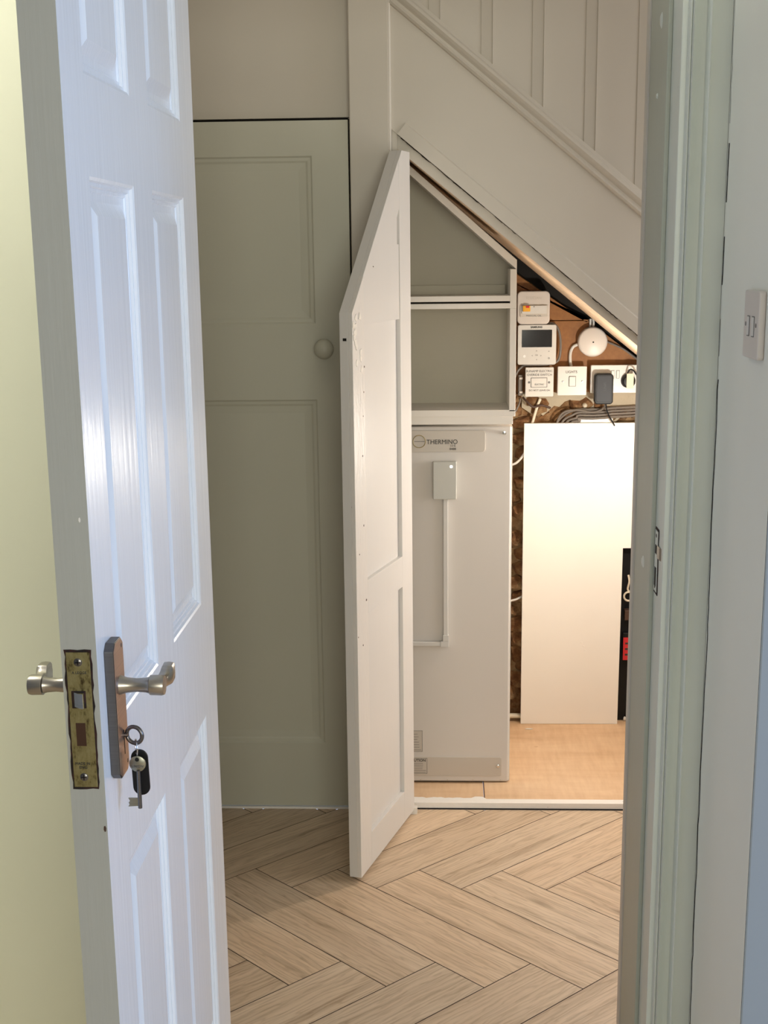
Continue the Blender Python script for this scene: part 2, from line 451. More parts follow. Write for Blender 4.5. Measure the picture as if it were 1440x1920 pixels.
# near-room shell
struct('wall_left', MB().box((-1.7, -2.5, 0), (-1.6, YD, CEIL)), M['far_room'], 'muted wall at the left side of the near room', 'wall')
struct('wall_rear', MB().box((-1.7, -2.6, 0), (-0.05, -2.5, CEIL)).box((1.45, -2.6, 0), (2.5, -2.5, CEIL)).box((-0.05, -2.6, 0), (1.45, -2.5, 0.85)).box((-0.05, -2.6, 2.15), (1.45, -2.5, CEIL)), M['far_room'], 'muted grey wall behind the camera', 'wall')
struct('ceiling', MB().box((-2.3, -2.6, CEIL), (2.6, 4.3, CEIL+0.1)), M['ceiling'], 'plain white ceiling above room and hallway', 'ceiling')
rw = MB()
rw.box((2.4, -2.5, 0), (2.5, 1.69, 0.8)).box((2.4, -2.5, 2.1), (2.5, 1.69, CEIL)).box((2.4, -2.5, 0.8), (2.5, -0.1, 2.1)).box((2.4, 1.35, 0.8), (2.5, 1.69, 2.1))
struct('wall_right', rw, M['far_room'], 'muted grey window wall on the right side of the near room', 'wall')
win = empty('window_1', (2.42, 0.62, 0.8), 'white framed window in the right wall of the near room', 'window', kind='structure')
wf = MB()
for a, b in (((2.38, -0.1, 0.8), (2.44, 1.35, 0.86)), ((2.38, -0.1, 2.04), (2.44, 1.35, 2.1)), ((2.38, -0.1, 0.86), (2.44, -0.04, 2.04)), ((2.38, 1.29, 0.86), (2.44, 1.35, 2.04)), ((2.39, 0.60, 0.86), (2.43, 0.65, 2.04))):
    wf.box(a, b)
wf.build('window_frame', M['ceiling'], win, 0.004)
win2 = empty('added_window', (0.7, -2.48, 0.9), 'added white window frame around the fill light behind the camera', 'window', kind='structure')  # unseen frame, added to go with the rear fill light
wf = MB()
for a, b in (((-0.05, -2.5, 0.85), (1.45, -2.44, 0.90)), ((-0.05, -2.5, 2.10), (1.45, -2.44, 2.15)), ((-0.05, -2.5, 0.90), (0.0, -2.44, 2.10)), ((1.40, -2.5, 0.90), (1.45, -2.44, 2.10))):
    wf.box(a, b)
wf.build('window_frame', M['ceiling'], win2, 0.004)
# doorway wall, left of the opening
lw = MB().box((-1.6, YD, 0), (-0.43, YD+0.26, CEIL)).box((-0.43, YD, 2.03), (0.41, YD+0.26, CEIL))
struct('wall_front', lw, M['cream'], 'cream wall left of the doorway, behind the open panelled door', 'wall')
# wall block right of the doorway: nib carrying the light switch
XS = 0.399
EDGE_Y = 1.687
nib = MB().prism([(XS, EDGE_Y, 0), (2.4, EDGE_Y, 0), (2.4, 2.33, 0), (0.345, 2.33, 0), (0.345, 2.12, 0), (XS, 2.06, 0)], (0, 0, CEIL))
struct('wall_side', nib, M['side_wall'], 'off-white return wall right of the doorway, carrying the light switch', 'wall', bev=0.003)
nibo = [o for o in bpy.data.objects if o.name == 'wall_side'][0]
nibo.data.materials.append(M['nib_front_dimmed'])
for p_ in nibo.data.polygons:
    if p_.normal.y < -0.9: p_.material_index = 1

# door lining, stop and architrave on the right-hand side (plan profile extruded)
def prof_prism(name, pts, z0, z1, mat, label, cat, bev=0.0012):
    return struct(name, MB().prism([(x, y, z0) for x, y in pts], (0, 0, z1-z0)), mat, label, cat, bev=bev)
lin = empty('trim_1', (0.33, 2.2, 0), 'painted door lining and stop at the right side of the doorway', 'door frame', kind='structure')
MB().prism([(0.3334, 2.071, 0), (0.352, 2.071, 0), (0.352, 2.345, 0), (0.3334, 2.345, 0)], (0, 0, 2.0)).build('lining', M['jamb'], lin, 0.0015)
MB().prism([(0.3262, 2.152, 0), (0.3334, 2.152, 0), (0.3334, 2.33, 0), (0.3262, 2.33, 0)], (0, 0, 1.99)).build('door_stop', M['stop'], lin, 0.0012)
MB().prism([(0.3235, 2.333, 0), (0.352, 2.333, 0), (0.352, 2.362, 0), (0.3235, 2.362, 0)], (0, 0, 1.99)).build('hall_bead', M['hall_white'], lin, 0.003)
MB().box((-0.43, 2.071, 1.992), (0.352, 2.345, 2.03)).build('head_lining', M['jamb'], lin, 0.0015)
MB().box((-0.45, 2.071, 0), (-0.4215, 2.345, 1.992)).build('hinge_lining', M['jamb'], lin, 0.0015)
# painted-over filler bumps on the lining
for (px, py, rr, ss) in ((1241, 38, 0.0075, 1.6), (1233, 180, 0.0038, 1.2), (1206, 1053, 0.010, 1.0)):
    p = PX(px, py, 0.3262)
    b = MB()
    vs = []; n = 16
    for k in range(n):
        a = 2*math.pi*k/n
        vs.append((p.x, p.y+rr*math.cos(a)*1.3, p.z+rr*ss*math.sin(a)))
    for k in range(n):
        a = 2*math.pi*k/n
        vs.append((p.x-0.0022, p.y+0.6*rr*math.cos(a)*1.3, p.z+0.6*rr*ss*math.sin(a)))
    b.add(vs, [(k, (k+1) % n, n+(k+1) % n, n+k) for k in range(n)]+[tuple(range(n, 2*n))])
    b.build('filler_bump', M['jamb'], lin, smooth=True)
# architrave (ogee in plan)
X = [x for x in ()]
ar = [(0.3415, 2.075), (0.3415, 2.0600), (0.3420, 2.0560), (0.3432, 2.0535), (0.3446, 2.0540), (0.3452, 2.0565), (0.3456, 2.0500)]
for k in range(9):
    t = k/8
    ar.append((0.3460+0.0190*t, 2.0440+0.0105*t+0.0030*math.sin(math.pi*t)))
ar += [(0.3660, 2.0440), (0.3666, 2.0350), (0.3682, 2.0325), (0.3700, 2.0335), (0.3706, 2.0375), (0.3985, 2.0400), (0.3985, 2.075)]
arch = prof_prism('trim_2', ar, 0, CEIL-0.3, M['jamb'], 'moulded architrave strip between the door lining and the switch wall', 'architrave', bev=0)
arl = MB().prism([(-0.43, 2.073, 0), (-0.43, 2.054, 0), (-0.47, 2.050, 0), (-0.49, 2.045, 0), (-0.50, 2.073, 0)], (0, 0, 2.06))
struct('trim_3', arl, M['jamb'], 'white architrave behind the open panelled door', 'architrave')

def crack(name, pts, w, mat, parent):
    """thin gap following points on a surface: tiny flattened tube"""
    m = MB(); m.tube(pts, w, 4); return m.build(name, mat, parent)
# settlement crack in the corner between architrave and side wall
cr = []
z = 2.3; rr = random.Random(3)
while z > 0.02:
    cr.append((XS-0.0006, 2.0335+rr.uniform(-0.004, 0.0025)-0.004*max(0, math.sin(z*9)), z)); z -= rr.uniform(0.012, 0.05)
segs = [(2.3, 1.93, .0008), (1.93, 1.62, .00022), (1.62, 1.50, .0008), (1.485, 1.40, .0007), (1.40, 1.30, .0003), (1.30, 0.0, .0007)]
cm = MB()
for za, zb3, wd in segs:
    q_ = [p_ for p_ in cr if zb3 <= p_[2] <= za]
    if len(q_) > 1: cm.tube(q_, wd, 4)
crk = cm.build('trim_4', M['dark'])
tag(crk, 'fine dark settlement crack running down the corner right of the architrave', 'crack', kind='structure')
cr2 = [(XS-0.0002+0.0006, EDGE_Y-0.0006, z_/50) for z_ in range(10, 62)]
crk2 = crack('trim_5', cr2, 0.0003, M['dark'], None)
tag(crk2, 'hairline crack on the outer corner of the switch wall', 'crack', kind='structure')

# ------------------------------------------------------------------ hallway shell
struct('wall_hall_left', MB().box((-2.3, 2.33, 0), (-2.2, 4.3, CEIL)), M['hall_white'], 'white end wall at the left of the hallway', 'wall')
struct('wall_hall_right', MB().box((1.7, 2.33, 0), (1.8, 3.43, CEIL)), M['hall_white'], 'white end wall at the right of the hallway', 'wall')
struct('wall_hall_near', MB().box((-2.2, 2.33, 0), (-0.45, 2.34, CEIL)).box((0.352, 2.33, 0), (1.7, 2.36, CEIL)), M['hall_white'], 'white hallway side of the doorway wall', 'wall')
W = 3.427
# boarding above the staircase string and over the left cupboard
wb = MB().box((-2.2, 3.452, 1.7815), (-0.232, 3.49, CEIL)).box((-2.2, 3.43, 0), (-0.86, 3.49, 1.7815)).prism([(-0.232, 3.447, 1.86), (1.8, 3.447, 0.12), (1.8, 3.447, CEIL), (-0.232, 3.447, CEIL)], (0, 0.043, 0))
struct('wall_back', wb, M['hall_white'], 'white boarded wall above the cupboards and staircase', 'wall')
# dark void lining behind cupboard door 2 gap
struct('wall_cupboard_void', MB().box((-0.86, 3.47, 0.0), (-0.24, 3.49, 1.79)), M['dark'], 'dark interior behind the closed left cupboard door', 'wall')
def Wp(px, py, y=W): return PY(px, py, y)
# battens on the boarding
bats = empty('trim_6', (0.2, 3.44, 1.6), 'vertical white batten boards on the staircase wall above the string', 'panelling', kind='structure')
for x in (-0.0141, 0.1104, 0.2319, 0.3581, 0.4823, 0.606, 0.73):
    zb_ = 1.92-0.83*(x+0.137)
    MB().prism([(x-0.029, 3.4475, zb_), (x-0.028, 3.4452, zb_), (x-0.003, 3.4430, zb_), (x-0.001, 3.4412, zb_), (x, 3.4412, zb_), (x+0.0012, 3.4475, zb_)], (0, 0, CEIL-zb_)).build('batten', M['hall_white'], bats)
# post between cupboards
post = empty('trim_7', (-0.19, 3.42, 0), 'white square post between the closed cupboard and the stair cupboard', 'post', kind='structure')
MB().box((-0.2325, 3.408, 0), (-0.1375, 3.47, CEIL)).build('post_board', M['hall_white'], post, 0.0025)
MB().box((-0.1375, 3.414, 0), (-0.1325, 3.47, CEIL)).build('edge_bead', M['shelf_white'], post, 0.001)
p1 = Wp(745, 252)
MB().box((-0.1325, 3.424, 0), (-0.1186, 3.47, 1.79)).build('opening_stile', M['hall_white'], post, 0.001)
# staircase string board
a0 = Wp(733, 5); a1 = Wp(1200, 400); b0 = Wp(745, 252); b1 = Wp(1195, 628)
def ext(p, q, x):
    return p + (q-p)*((x-p.x)/(q.x-p.x))
XR = 1.30
string = empty('trim_8', (0.3, 3.42, 0.0), 'sloping white staircase string board above the open cupboard', 'staircase string', kind='structure')
tl = ext(a0, a1, -0.1325); tr = ext(a0, a1, XR); br = ext(b0, b1, XR); bl = ext(b0, b1, -0.1186)
poly = [tl, tr, br, bl, Vector((-0.1325, W, bl.z+0.012))]
MB().prism([(p.x, 3.420, p.z) for p in poly], (0, 0.03, 0)).build('string_panel', M['hall_white'], string)
dn = Vector((tr.x-tl.x, 0, tr.z-tl.z)).normalized(); pn = Vector((dn.z*-1, 0, dn.x)); pn = pn if pn.z > 0 else -pn
def strip(name, A, B, offs, mat, parent, bev=0):
    """moulding along A->B; offs: (offset along pn, y) profile"""
    A = Vector((A.x, 0, A.z)); B = Vector((B.x, 0, B.z)); d = (B-A).normalized(); n_ = Vector((-d.z, 0, d.x)); n_ = n_ if n_.z > 0 else -n_
    vs = []; fs = []; k = len(offs)
    vs = [A+n_*o+Vector((0, y, 0)) for o, y in offs]+[B+n_*o+Vector((0, y, 0)) for o, y in offs]
    fs = [(i, (i+1) % k, (i+1) % k+k, i+k) for i in range(k)]+[tuple(range(k-1, -1, -1)), tuple(range(k, 2*k))]
    m = MB().add(vs, fs)
    o_ = m.build(name, mat, parent, bev)
    bm_ = bmesh.new(); bm_.from_mesh(o_.data); bmesh.ops.recalc_face_normals(bm_, faces=bm_.faces[:]); bm_.to_mesh(o_.data); bm_.free()
    return o_
# moulding profile: cove, bead and fillet
strip('string_moulding', tl, tr, [(-0.006, 3.421), (-0.004, 3.413), (0.001, 3.409), (0.006, 3.413), (0.011, 3.413), (0.017, 3.406), (0.023, 3.402), (0.029, 3.404), (0.033, 3.410), (0.034, 3.4215), (0.042, 3.424), (0.042, 3.447), (-0.006, 3.447)], M['hall_white'], string)
# planted band along lower edge
strip('lower_band', bl, br, [(0.0, 3.4205), (0.0, 3.4155), (0.030, 3.4165), (0.0335, 3.4205)], M['hall_white'], string)
# frame batten inside the opening
c0 = Wp(769, 299, 3.43); c1 = Wp(1195, 648, 3.43)
cl = ext(c0, c1, -0.1186); crr = ext(c0, c1, XR)
fb = MB().prism([(-0.1186, 3.430, cl.z), (XR, 3.430, crr.z), (XR, 3.430, br.z-0.001), (-0.1186, 3.430, bl.z-0.001)], (0, 0.085, 0))
fm = [0]*6
o = fb.build('frame_batten', M['hall_white'], string, mats=[M['batten_wood']], fm=fm)
for p in o.data.polygons:
    if p.normal.z < -0.3: p.material_index = 1
    if p.normal.y > 0.5: p.material_index = 1
# crack lines between string and batten
rr = random.Random(11)
A = ext(b0, b1, -0.11); B = ext(b0, b1, 0.52)
for (t0, t1, wd) in ((0.0, 0.10, 0.0016), (0.08, 0.23, 0.0011), (0.20, 0.32, 0.0019), (0.36, 0.44, 0.0008), (0.50, 0.70, 0.0010), (0.74, 0.84, 0.0014), (0.88, 0.99, 0.0012)):
    pts = []
    for k in range(13):
        t = t0+(t1-t0)*k/12; p = A.lerp(B, t)
        pts.append((p.x, 3.4195, p.z-0.0015+rr.uniform(-0.0014, 0.0014)))
    crack('paint_crack', pts, wd, M['dark'], string)
# right-hand closing panel of the stair cupboard (beyond the doorway edge)
cz = ext(b0, b1, 0.80).z
struct('wall_stair_panel', MB().prism([(0.80, 3.427, 0), (XR, 3.427, 0), (XR, 3.427, ext(b0, b1, XR).z+0.02), (0.80, 3.427, cz+0.02)], (0, 0.025, 0)), M['hall_white'], 'white panel closing the low end under the stairs', 'wall')
struct('wall_stair_low', MB().box((XR-0.01, 3.427, 0), (1.80, 3.45, 1.3)), M['hall_white'], 'white wall at the low end of the staircase', 'wall')

# ------------------------------------------------------------------ closed cupboard door on the left (door_2)
d2 = empty('door_2', (-0.55, 3.43, 0.012), 'closed white panelled cupboard door with round knob, left of the post', 'door', kind='structure')
D2F = 3.419
mb = MB()
rects = [(-0.740, -0.3255, 1.292, 1.691), (-0.740, -0.3255, 0.190, 1.104)]
profd = [(0.004, 0.0030), (0.011, 0.0036), (0.016, 0.0058), (0.034, 0.0070)]
panel_face(mb, -0.830, -0.2375, 0.012, 1.7725, rects, profd, (0, D2F, 0), (1, 0, 0), (0, 0, 1), (0, -1, 0))
mb.add([(-0.83, D2F, 0.012), (-0.2375, D2F, 0.012), (-0.2375, D2F, 1.7725), (-0.83, D2F, 1.7725), (-0.83, D2F+0.035, 0.012), (-0.2375, D2F+0.035, 0.012), (-0.2375, D2F+0.035, 1.7725), (-0.83, D2F+0.035, 1.7725)],
       [(4, 7, 6, 5), (0, 4, 5, 1), (1, 5, 6, 2), (2, 6, 7, 3), (3, 7, 4, 0)])
mb.build('door_panel', M['hall_door'], d2)
kp = Wp(607, 655, 3.385)
MB().lathe((kp.x, D2F, kp.z), (0, -1, 0), [(0, 0.013), (0.012, 0.010), (0.018, 0.012), (0.022, 0.019), (0.030, 0.0245), (0.038, 0.0235), (0.044, 0.017), (0.047, 0.008), (0.0475, 0.0)], 32).build('knob', M['hall_door'], d2, smooth=True)
struct('trim_9', MB().box((-2.2, 3.424, 0), (-0.245, 3.44, 0.006)).box((-0.86, 3.426, 0), (-0.832, 3.47, 1.78)), M['sill'], 'thin white sill strip under the closed cupboard door', 'trim')

# ------------------------------------------------------------------ stair cupboard interior
BW = 4.135
struct('wall_cupboard_back', MB().box((-0.24, BW, -0.02), (1.4, BW+0.1, 2.0)), M['stone'], 'rough stone rubble wall at the back of the stair cupboard', 'wall')
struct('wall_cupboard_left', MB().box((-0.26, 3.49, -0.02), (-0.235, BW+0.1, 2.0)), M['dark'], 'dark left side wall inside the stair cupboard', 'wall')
struct('wall_cupboard_right', MB().box((1.3, 3.45, -0.02), (1.4, BW+0.1, 1.0)), M['hall_white'], 'right side wall inside the stair cupboard', 'wall')
sl = MB()
s0 = ext(b0, b1, -0.24); s1 = ext(b0, b1, 1.35)
k0 = ext(c0, c1, -0.24); k1 = ext(c0, c1, 1.29)
sl.prism([(k0.x, 3.5155, k0.z+0.001), (k1.x, 3.5155, k1.z+0.001), (k1.x, 3.5155, k1.z+0.03), (k0.x, 3.5155, k0.z+0.03)], (0, 0.545, 0))
struct('ceiling_stair_soffit', sl, M['batten_wood'], 'pale wooden sloping underside of the stairs inside the cupboard', 'ceiling')
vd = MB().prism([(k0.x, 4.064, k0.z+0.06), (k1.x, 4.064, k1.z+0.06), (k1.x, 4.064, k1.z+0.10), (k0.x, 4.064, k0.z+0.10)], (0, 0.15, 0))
struct('ceiling_stair_shade', vd, M['dark'], 'dark strip as shade in the gap between the stair underside and the rear wall', 'ceiling')  # near-black strip stands in for the unlit gap behind the soffit
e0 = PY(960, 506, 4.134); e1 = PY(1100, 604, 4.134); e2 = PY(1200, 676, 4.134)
struct('wall_stair_shade', MB().prism([(e0.x-0.4, 4.130, e0.z+0.30), (e0.x, 4.130, e0.z), (e1.x, 4.130, e1.z), (e2.x, 4.130, e2.z), (e2.x+0.4, 4.130, e2.z-0.30), (e2.x+0.4, 4.130, 1.9), (e0.x-0.4, 4.130, 1.9)], (0, 0.005, 0)), M['dark'], 'dark sheet painted as shade on the rear wall above the plywood', 'wall')  # near-black sheet paints the shade on the wall above the plywood
# plywood floor: two boards
fa = Vector((0.098, 3.46, 0)); seam = Wp(911, 1498, 3.46)
pf = MB().box((0.102, 3.455, -0.02), (0.62, BW, 0.015)).box((-0.235, 3.455, -0.02), (0.0995, BW, 0.0125))
pfo = struct('floor', pf, M['ply_floor'], 'plywood floor boards inside the stair cupboard', 'floor', bev=0.0008)
struct('floor', MB().box((0.622, 3.455, -0.02), (1.3, BW, 0.009)), M['ply_floor'], 'lower plywood floor piece at the right end of the stair cupboard', 'floor')
# chipped white sill across the opening
sv = []
rr = random.Random(5)
n = 90
front = 3.4275
bk = []
for k in range(n+1):
    x = -0.1186+(0.80+0.1186)*k/n
    d = 3.453
    if x < 0.10: d = 3.464+rr.uniform(-0.003, 0.004)
    if 0.075 < x < 0.102: d = 3.470+rr.uniform(-0.002, 0.004)
    if x > 0.102: d = 3.456
    bk.append((x, d))
pts = [(x, y, 0.0) for x, y in bk]+[(0.80, front, 0), (-0.1186, front, 0)]
struct('trim_10', MB().prism(pts, (0, 0, 0.0185)), M['sill'], 'chipped white threshold strip along the front of the stair cupboard', 'threshold')
# shade of the gap under the threshold, painted as a dark strip
struct('trim_11', MB().box((-0.10, 3.4245, 0.0005), (0.80, 3.4276, 0.0035)), M['dark'], 'dark strip painted as shade in the gap under the threshold strip', 'trim')

# plywood backboard on the rear wall
pb = empty('trim_12', (0.4, 4.12, 1.1), 'brown plywood backboard carrying the switches under the stairs', 'backboard', kind='structure')
PB = 4.112
q = [PY(x, y, PB) for x, y in ((955, 602), (1103, 602), (1103, 735), (955, 735))]
g2 = PY(1200, 676, PB)
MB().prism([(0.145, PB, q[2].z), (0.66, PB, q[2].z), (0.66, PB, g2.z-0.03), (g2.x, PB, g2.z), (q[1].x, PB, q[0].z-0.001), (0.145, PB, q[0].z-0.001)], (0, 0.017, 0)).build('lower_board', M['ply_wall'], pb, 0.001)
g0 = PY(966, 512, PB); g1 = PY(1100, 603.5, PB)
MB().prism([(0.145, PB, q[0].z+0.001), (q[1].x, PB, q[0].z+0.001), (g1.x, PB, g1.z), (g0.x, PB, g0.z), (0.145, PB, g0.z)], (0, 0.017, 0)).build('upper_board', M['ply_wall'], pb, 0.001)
# render patch under the board
rp = []
rr = random.Random(9)
x0 = 0.20
N = 26
topz = q[2].z+0.01
for k in range(N+1):
    x = 0.225+0.42*k/N
    z_ = q[2].z-0.045-0.02*math.sin(k*0.5)+rr.uniform(-0.008, 0.008)-(0.03 if k > 12 else 0)
    rp.append((x, BW-0.014, z_))
struct('wall_render_patch', MB().prism(rp+[(0.645, BW-0.014, topz), (0.225, BW-0.014, topz)], (0, 0.014, 0)), M['mortar'], 'patch of old lime render below the plywood backboard', 'wall')
# rubble stones: lumps on the wall
rub = empty('wall_rubble', (0.3, BW, 0.02), 'knobbly rubble stones of the rear wall beside the leaning board', 'stone wall', kind='structure')
rr = random.Random(21)
for k in range(34):
    x = rr.uniform(0.17, 0.26) if k < 22 else rr.uniform(0.25, 0.60)
    z_ = 0.10+0.045*k if k < 22 else rr.uniform(0.98, 1.04)
    m = MB(); bmv = bmesh.new(); bmesh.ops.create_icosphere(bmv, subdivisions=2, radius=1.0)
    sx, sy, sz = rr.uniform(0.02, 0.045), rr.uniform(0.014, 0.03), rr.uniform(0.018, 0.035)
    vs = []
    for v in bmv.verts:
        f_ = 1+rr.uniform(-0.22, 0.22); vs.append((x+v.co.x*sx*f_, BW+v.co.y*sy*f_, z_+v.co.z*sz*f_))
    m.add(vs, [[v.index for v in f_.verts] for f_ in bmv.faces]); bmv.free()
    m.build('stone', M['stone'], rub)
# pale skirting pipe at the wall foot
pp = MB().tube([(0.15, 4.10, 0.034), (0.5, 4.10, 0.034)], 0.008, 12)
struct('trim_13', pp, M['plastic_ivory'], 'short white pipe at the foot of the stone wall, beside the leaning board', 'pipe', smooth=True)

# ------------------------------------------------------------------ open stair-cupboard door (door_3)
d3a = 0.2729
O3 = Vector((-0.2043, 2.980, 0.012))
uu = Vector((math.sin(d3a), math.cos(d3a), 0)); nn = Vector((math.cos(d3a), -math.sin(d3a), 0))   # nn: inner face normal
d3 = empty('door_3', O3, 'open white under-stair cupboard door with sloping top, inner face lit', 'door', kind='structure')
def L3(s, z_, d=0): return O3 + uu*s + Vector((0, 0, z_)) + nn*d
DL = 0.430
TH3 = 0.030
SL3 = 0.983
outline = [(0, 0), (0, 1.322), (0.366, 1.682), (DL, 1.682), (DL, 0)]
# backing slab (panel plane is 10 mm behind the inner frame face)
MB().prism([L3(s, z_, -0.0105) for s, z_ in outline], -nn*(TH3-0.0105)).build('backing_board', M['stair_door'], d3, 0.0008)
def fr(name, pts, mat=None, t=0.0105, bev=0.0007, d0=0.0):
    return MB().prism([L3(s, z_, d0-0.0105) for s, z_ in pts], nn*t).build(name, mat or M['stair_door'], d3, bev)
ST = 0.078       # free-side stile width
HS = 0.345       # start of hinge stile
fr('stile', [(0, 0), (0, 1.322), (ST, 1.322+ST*SL3), (ST, 0)], M['scuffed'])
fr('stile', [(HS, 0), (HS, 1.322+HS*SL3), (0.366, 1.682), (DL, 1.682), (DL, 0)])
fr('rail', [(ST, 0), (ST, 0.085), (HS, 0.085), (HS, 0)])
def zat(px, py):     # local s,z of a pixel on the inner face plane
    d = ray(px, py); t = (O3-EYEV).dot(nn)/d.dot(nn); p = EYEV+d*t - O3
    return p.dot(uu), p.z
zr1 = zat(720, 1067)[1]; zr0 = zat(720, 1127)[1]
fr('rail', [(ST, zr0), (ST, zr1), (HS, zr1), (HS, zr0)])
zt = zat(720, 603)[1]
# planted triangular board at the top, stopping short of the hinge stile
zb = zat(745, 458)[1]
zc3 = zat(748, 392)[1]
fr('top_board', [(ST, zt), (ST, 1.322+ST*SL3), (HS, 1.322+HS*SL3), (HS, zc3), (HS-0.018, zc3-0.02), (HS-0.018, zb), (HS-0.005, zb), (HS-0.005, zt)], t=0.0098)
MB().box((-0.1183, 3.402, 0.0), (-0.0905, 3.4272, 1.70)).build('leak_blocker', M['hall_white'], d3)  # unseen strip added to stop lamp light leaking past the hinge edge
# small blocks at the foot and chipped latch area
MB().box((L3(DL, 0).x-0.012, L3(DL, 0).y-0.004, 0), (L3(DL, 0).x+0.008, L3(DL, 0).y+0.012, 0.020)).build('bottom_pivot', M['shelf_white'], d3, 0.001)
MB().prism([L3(-0.0003, 1.265+a, -0.018+b) for a, b in ((-0.003, -0.004), (0.003, -0.004), (0.003, 0.004), (-0.003, 0.004))], -uu*0.0008).build('nail_hole', M['dark'], d3)
rr = random.Random(13)
for (px, py, r_) in ((683, 688, .0022), (682, 735, .0018), (681, 780, .0014), (680, 855, .0020), (682, 985, .002), (674, 1040, .0017), (687, 1125, .0026), (672, 1195, .0015), (681, 1210, .0018), (700, 500, .0012)):
    s, z_ = zat(px, py)
    c_ = L3(s, z_, 0.0004); vs = [c_+uu*(r_*1.2*math.cos(k*math.pi/4))+Vector((0, 0, r_*math.sin(k*math.pi/4)*rr.uniform(.7, 1.6))) for k in range(8)]
    MB().prism(vs, -nn*0.0012).build('nail_hole', M['brown_rust'], d3)
# torn paint flakes near the corner of the slope
rr = random.Random(17)
for k in range(14):
    s, z_ = zat(664+rr.uniform(-5, 9)+k*0.6, 592+k*7.5+rr.uniform(-5, 5))
    c_ = L3(max(s, 0.004), z_, 0); n_ = 7
    vs = [c_+uu*(rr.uniform(.003, .009)*math.cos(2*math.pi*j/n_))+Vector((0, 0, rr.uniform(.004, .012)*math.sin(2*math.pi*j/n_))) for j in range(n_)]
    MB().prism(vs, nn*rr.uniform(0.0006, 0.002)).build('paint_flake', M['shelf_white'], d3)

# ------------------------------------------------------------------ shelf unit
SY = 3.55
su = empty('shelf_unit', (0.0, SY+0.09, 1.04), 'white open box shelf unit with sloping top above the heat battery', 'shelf')
SB = SY+0.18
xr = 0.1775
def sbox(name, a, b, mat='shelf_white'): return MB().box(a, b).build(name, M[mat], su, 0.0008)
sbox('side_board', (xr-0.016, SY, 1.331), (xr, SB, 1.4175))
sbox('side_board', (xr-0.016, SY, 1.0565), (xr, SB, 1.3195))
sbox('shelf_board', (-0.22, SY, 1.3375), (xr-0.016, SB, 1.3515))
sbox('shelf_board', (-0.22, SY, 1.3195), (xr, SB, 1.3325))
sbox('shelf_board', (-0.22, SY, 1.0435), (xr, SB, 1.0605))
u1 = PY(769, 311, SY); u2 = PY(969, 487, SY); l1_ = PY(769, 328, SY)
dd = (u2-u1); slp = dd.z/dd.x; th = u1.z-l1_.z
MB().prism([(-0.16, SY, u1.z+slp*(-0.16-u1.x)), (xr, SY, u1.z+slp*(xr-u1.x)), (xr, SY, u1.z+slp*(xr-u1.x)-th*1.1), (-0.16, SY, u1.z+slp*(-0.16-u1.x)-th)], (0, 0.18, 0)).build('sloping_top', M['shelf_white'], su, 0.0008)
MB().prism([(-0.22, SB, 1.04), (xr, SB, 1.04), (xr, SB, 1.44), (-0.10, SB, 1.67), (-0.22, SB, 1.67)], (0, 0.006, 0)).build('back_panel', M['shelf_inside'], su)
sbox('back_ledge', (-0.21, SB-0.016, 1.3515), (xr-0.022, SB-0.001, 1.376), 'shelf_inside')
sbox('bearer', (-0.22, SY+0.006, 1.0225), (xr-0.006, SY+0.03, 1.0435))
MB().box((-0.21, SY+0.1, 1.018), (xr-0.01, SB, 1.0435)).build('bearer', M['shelf_white'], su)

# ------------------------------------------------------------------ heat battery (tall white appliance)
T = 3.583
hb = empty('heat_battery', (-0.01, 3.8, 0.0125), 'tall white steel heat battery cabinet lettered THERMINO, below the shelf', 'heat battery')
TX0, TX1 = -0.195, 0.1695
MB().box((TX0, T, 0.018), (TX1, T+0.50, 1.0145)).build('casing', M['casing'], hb, 0.004, seg=3)
MB().box((TX0+0.006, T+0.012, 0.0125), (TX1-0.006, T+0.48, 0.02)).build('plinth', M['black'], hb)
MB().box((TX1, T+0.006, 0.02), (TX1+0.0035, T+0.48, 1.012)).build('edge_trim', M['shelf_white'], hb)
npm = MB(); yprism(npm, rrect(-0.035, 0.9755, 0.272, 0.0565, 0.008), T-0.0035, T); np_ = npm.build('nameplate', M['casing_plate'], hb, 0.0008)
c_ = PY(786, 828, T-0.004)
MB().torus((c_.x, T-0.0037, c_.z), (0, 1, 0), 0.0165, 0.0010, 40, 8).build('logo_ring', M['gold'], np_)
MB().box((c_.x-0.013, T-0.0042, c_.z-0.0006), (c_.x+0.014, T-0.0035, c_.z+0.0006)).build('logo_bar', M['grey_print'], np_)
t_ = PY(829, 829, T-0.004)
text('lettering', 'THERMINO', 0.0172, (t_.x, T-0.0038, t_.z), M['black_print'], np_, sx=0.95)
t_ = PY(849, 836, T-0.004); text('lettering', '11·5', 0.0085, (t_.x, T-0.0038, t_.z), M['black_print'], np_)
t_ = PY(849, 842, T-0.004); text('lettering', '0488', 0.0085, (t_.x, T-0.0038, t_.z), M['black_print'], np_)
c2 = PY(946, 812, T-0.005)
MB().lathe((c2.x, T, c2.z), (0, -1, 0), [(0, 0.004), (0.005, 0.004), (0.005, 0.0055), (0.0075, 0.005), (0.008, 0.0)], 16).build('screw', M['chrome'], hb, smooth=True)
cpm = MB(); yprism(cpm, rrect(-0.024, 0.063, 0.350, 0.056, 0.006), T-0.0025, T); cp = cpm.build('lower_cover_plate', M['casing_plate'], hb, 0.0006)
c2 = PY(934, 1436, T-0.003)
MB().lathe((c2.x, T-0.0025, c2.z), (0, -1, 0), [(0, 0.0048), (0.003, 0.0044), (0.0045, 0.0)], 16).build('screw', M['chrome'], hb, smooth=True)
for px in (789, 839, 887, 938):
    c2 = PY(px, 1462, T); MB().lathe((c2.x, T, c2.z), (0, -1, 0), [(0, 0.0018), (0.0012, 0.0014), (0.0014, 0)], 10).build('rivet', M['casing_plate'], hb)
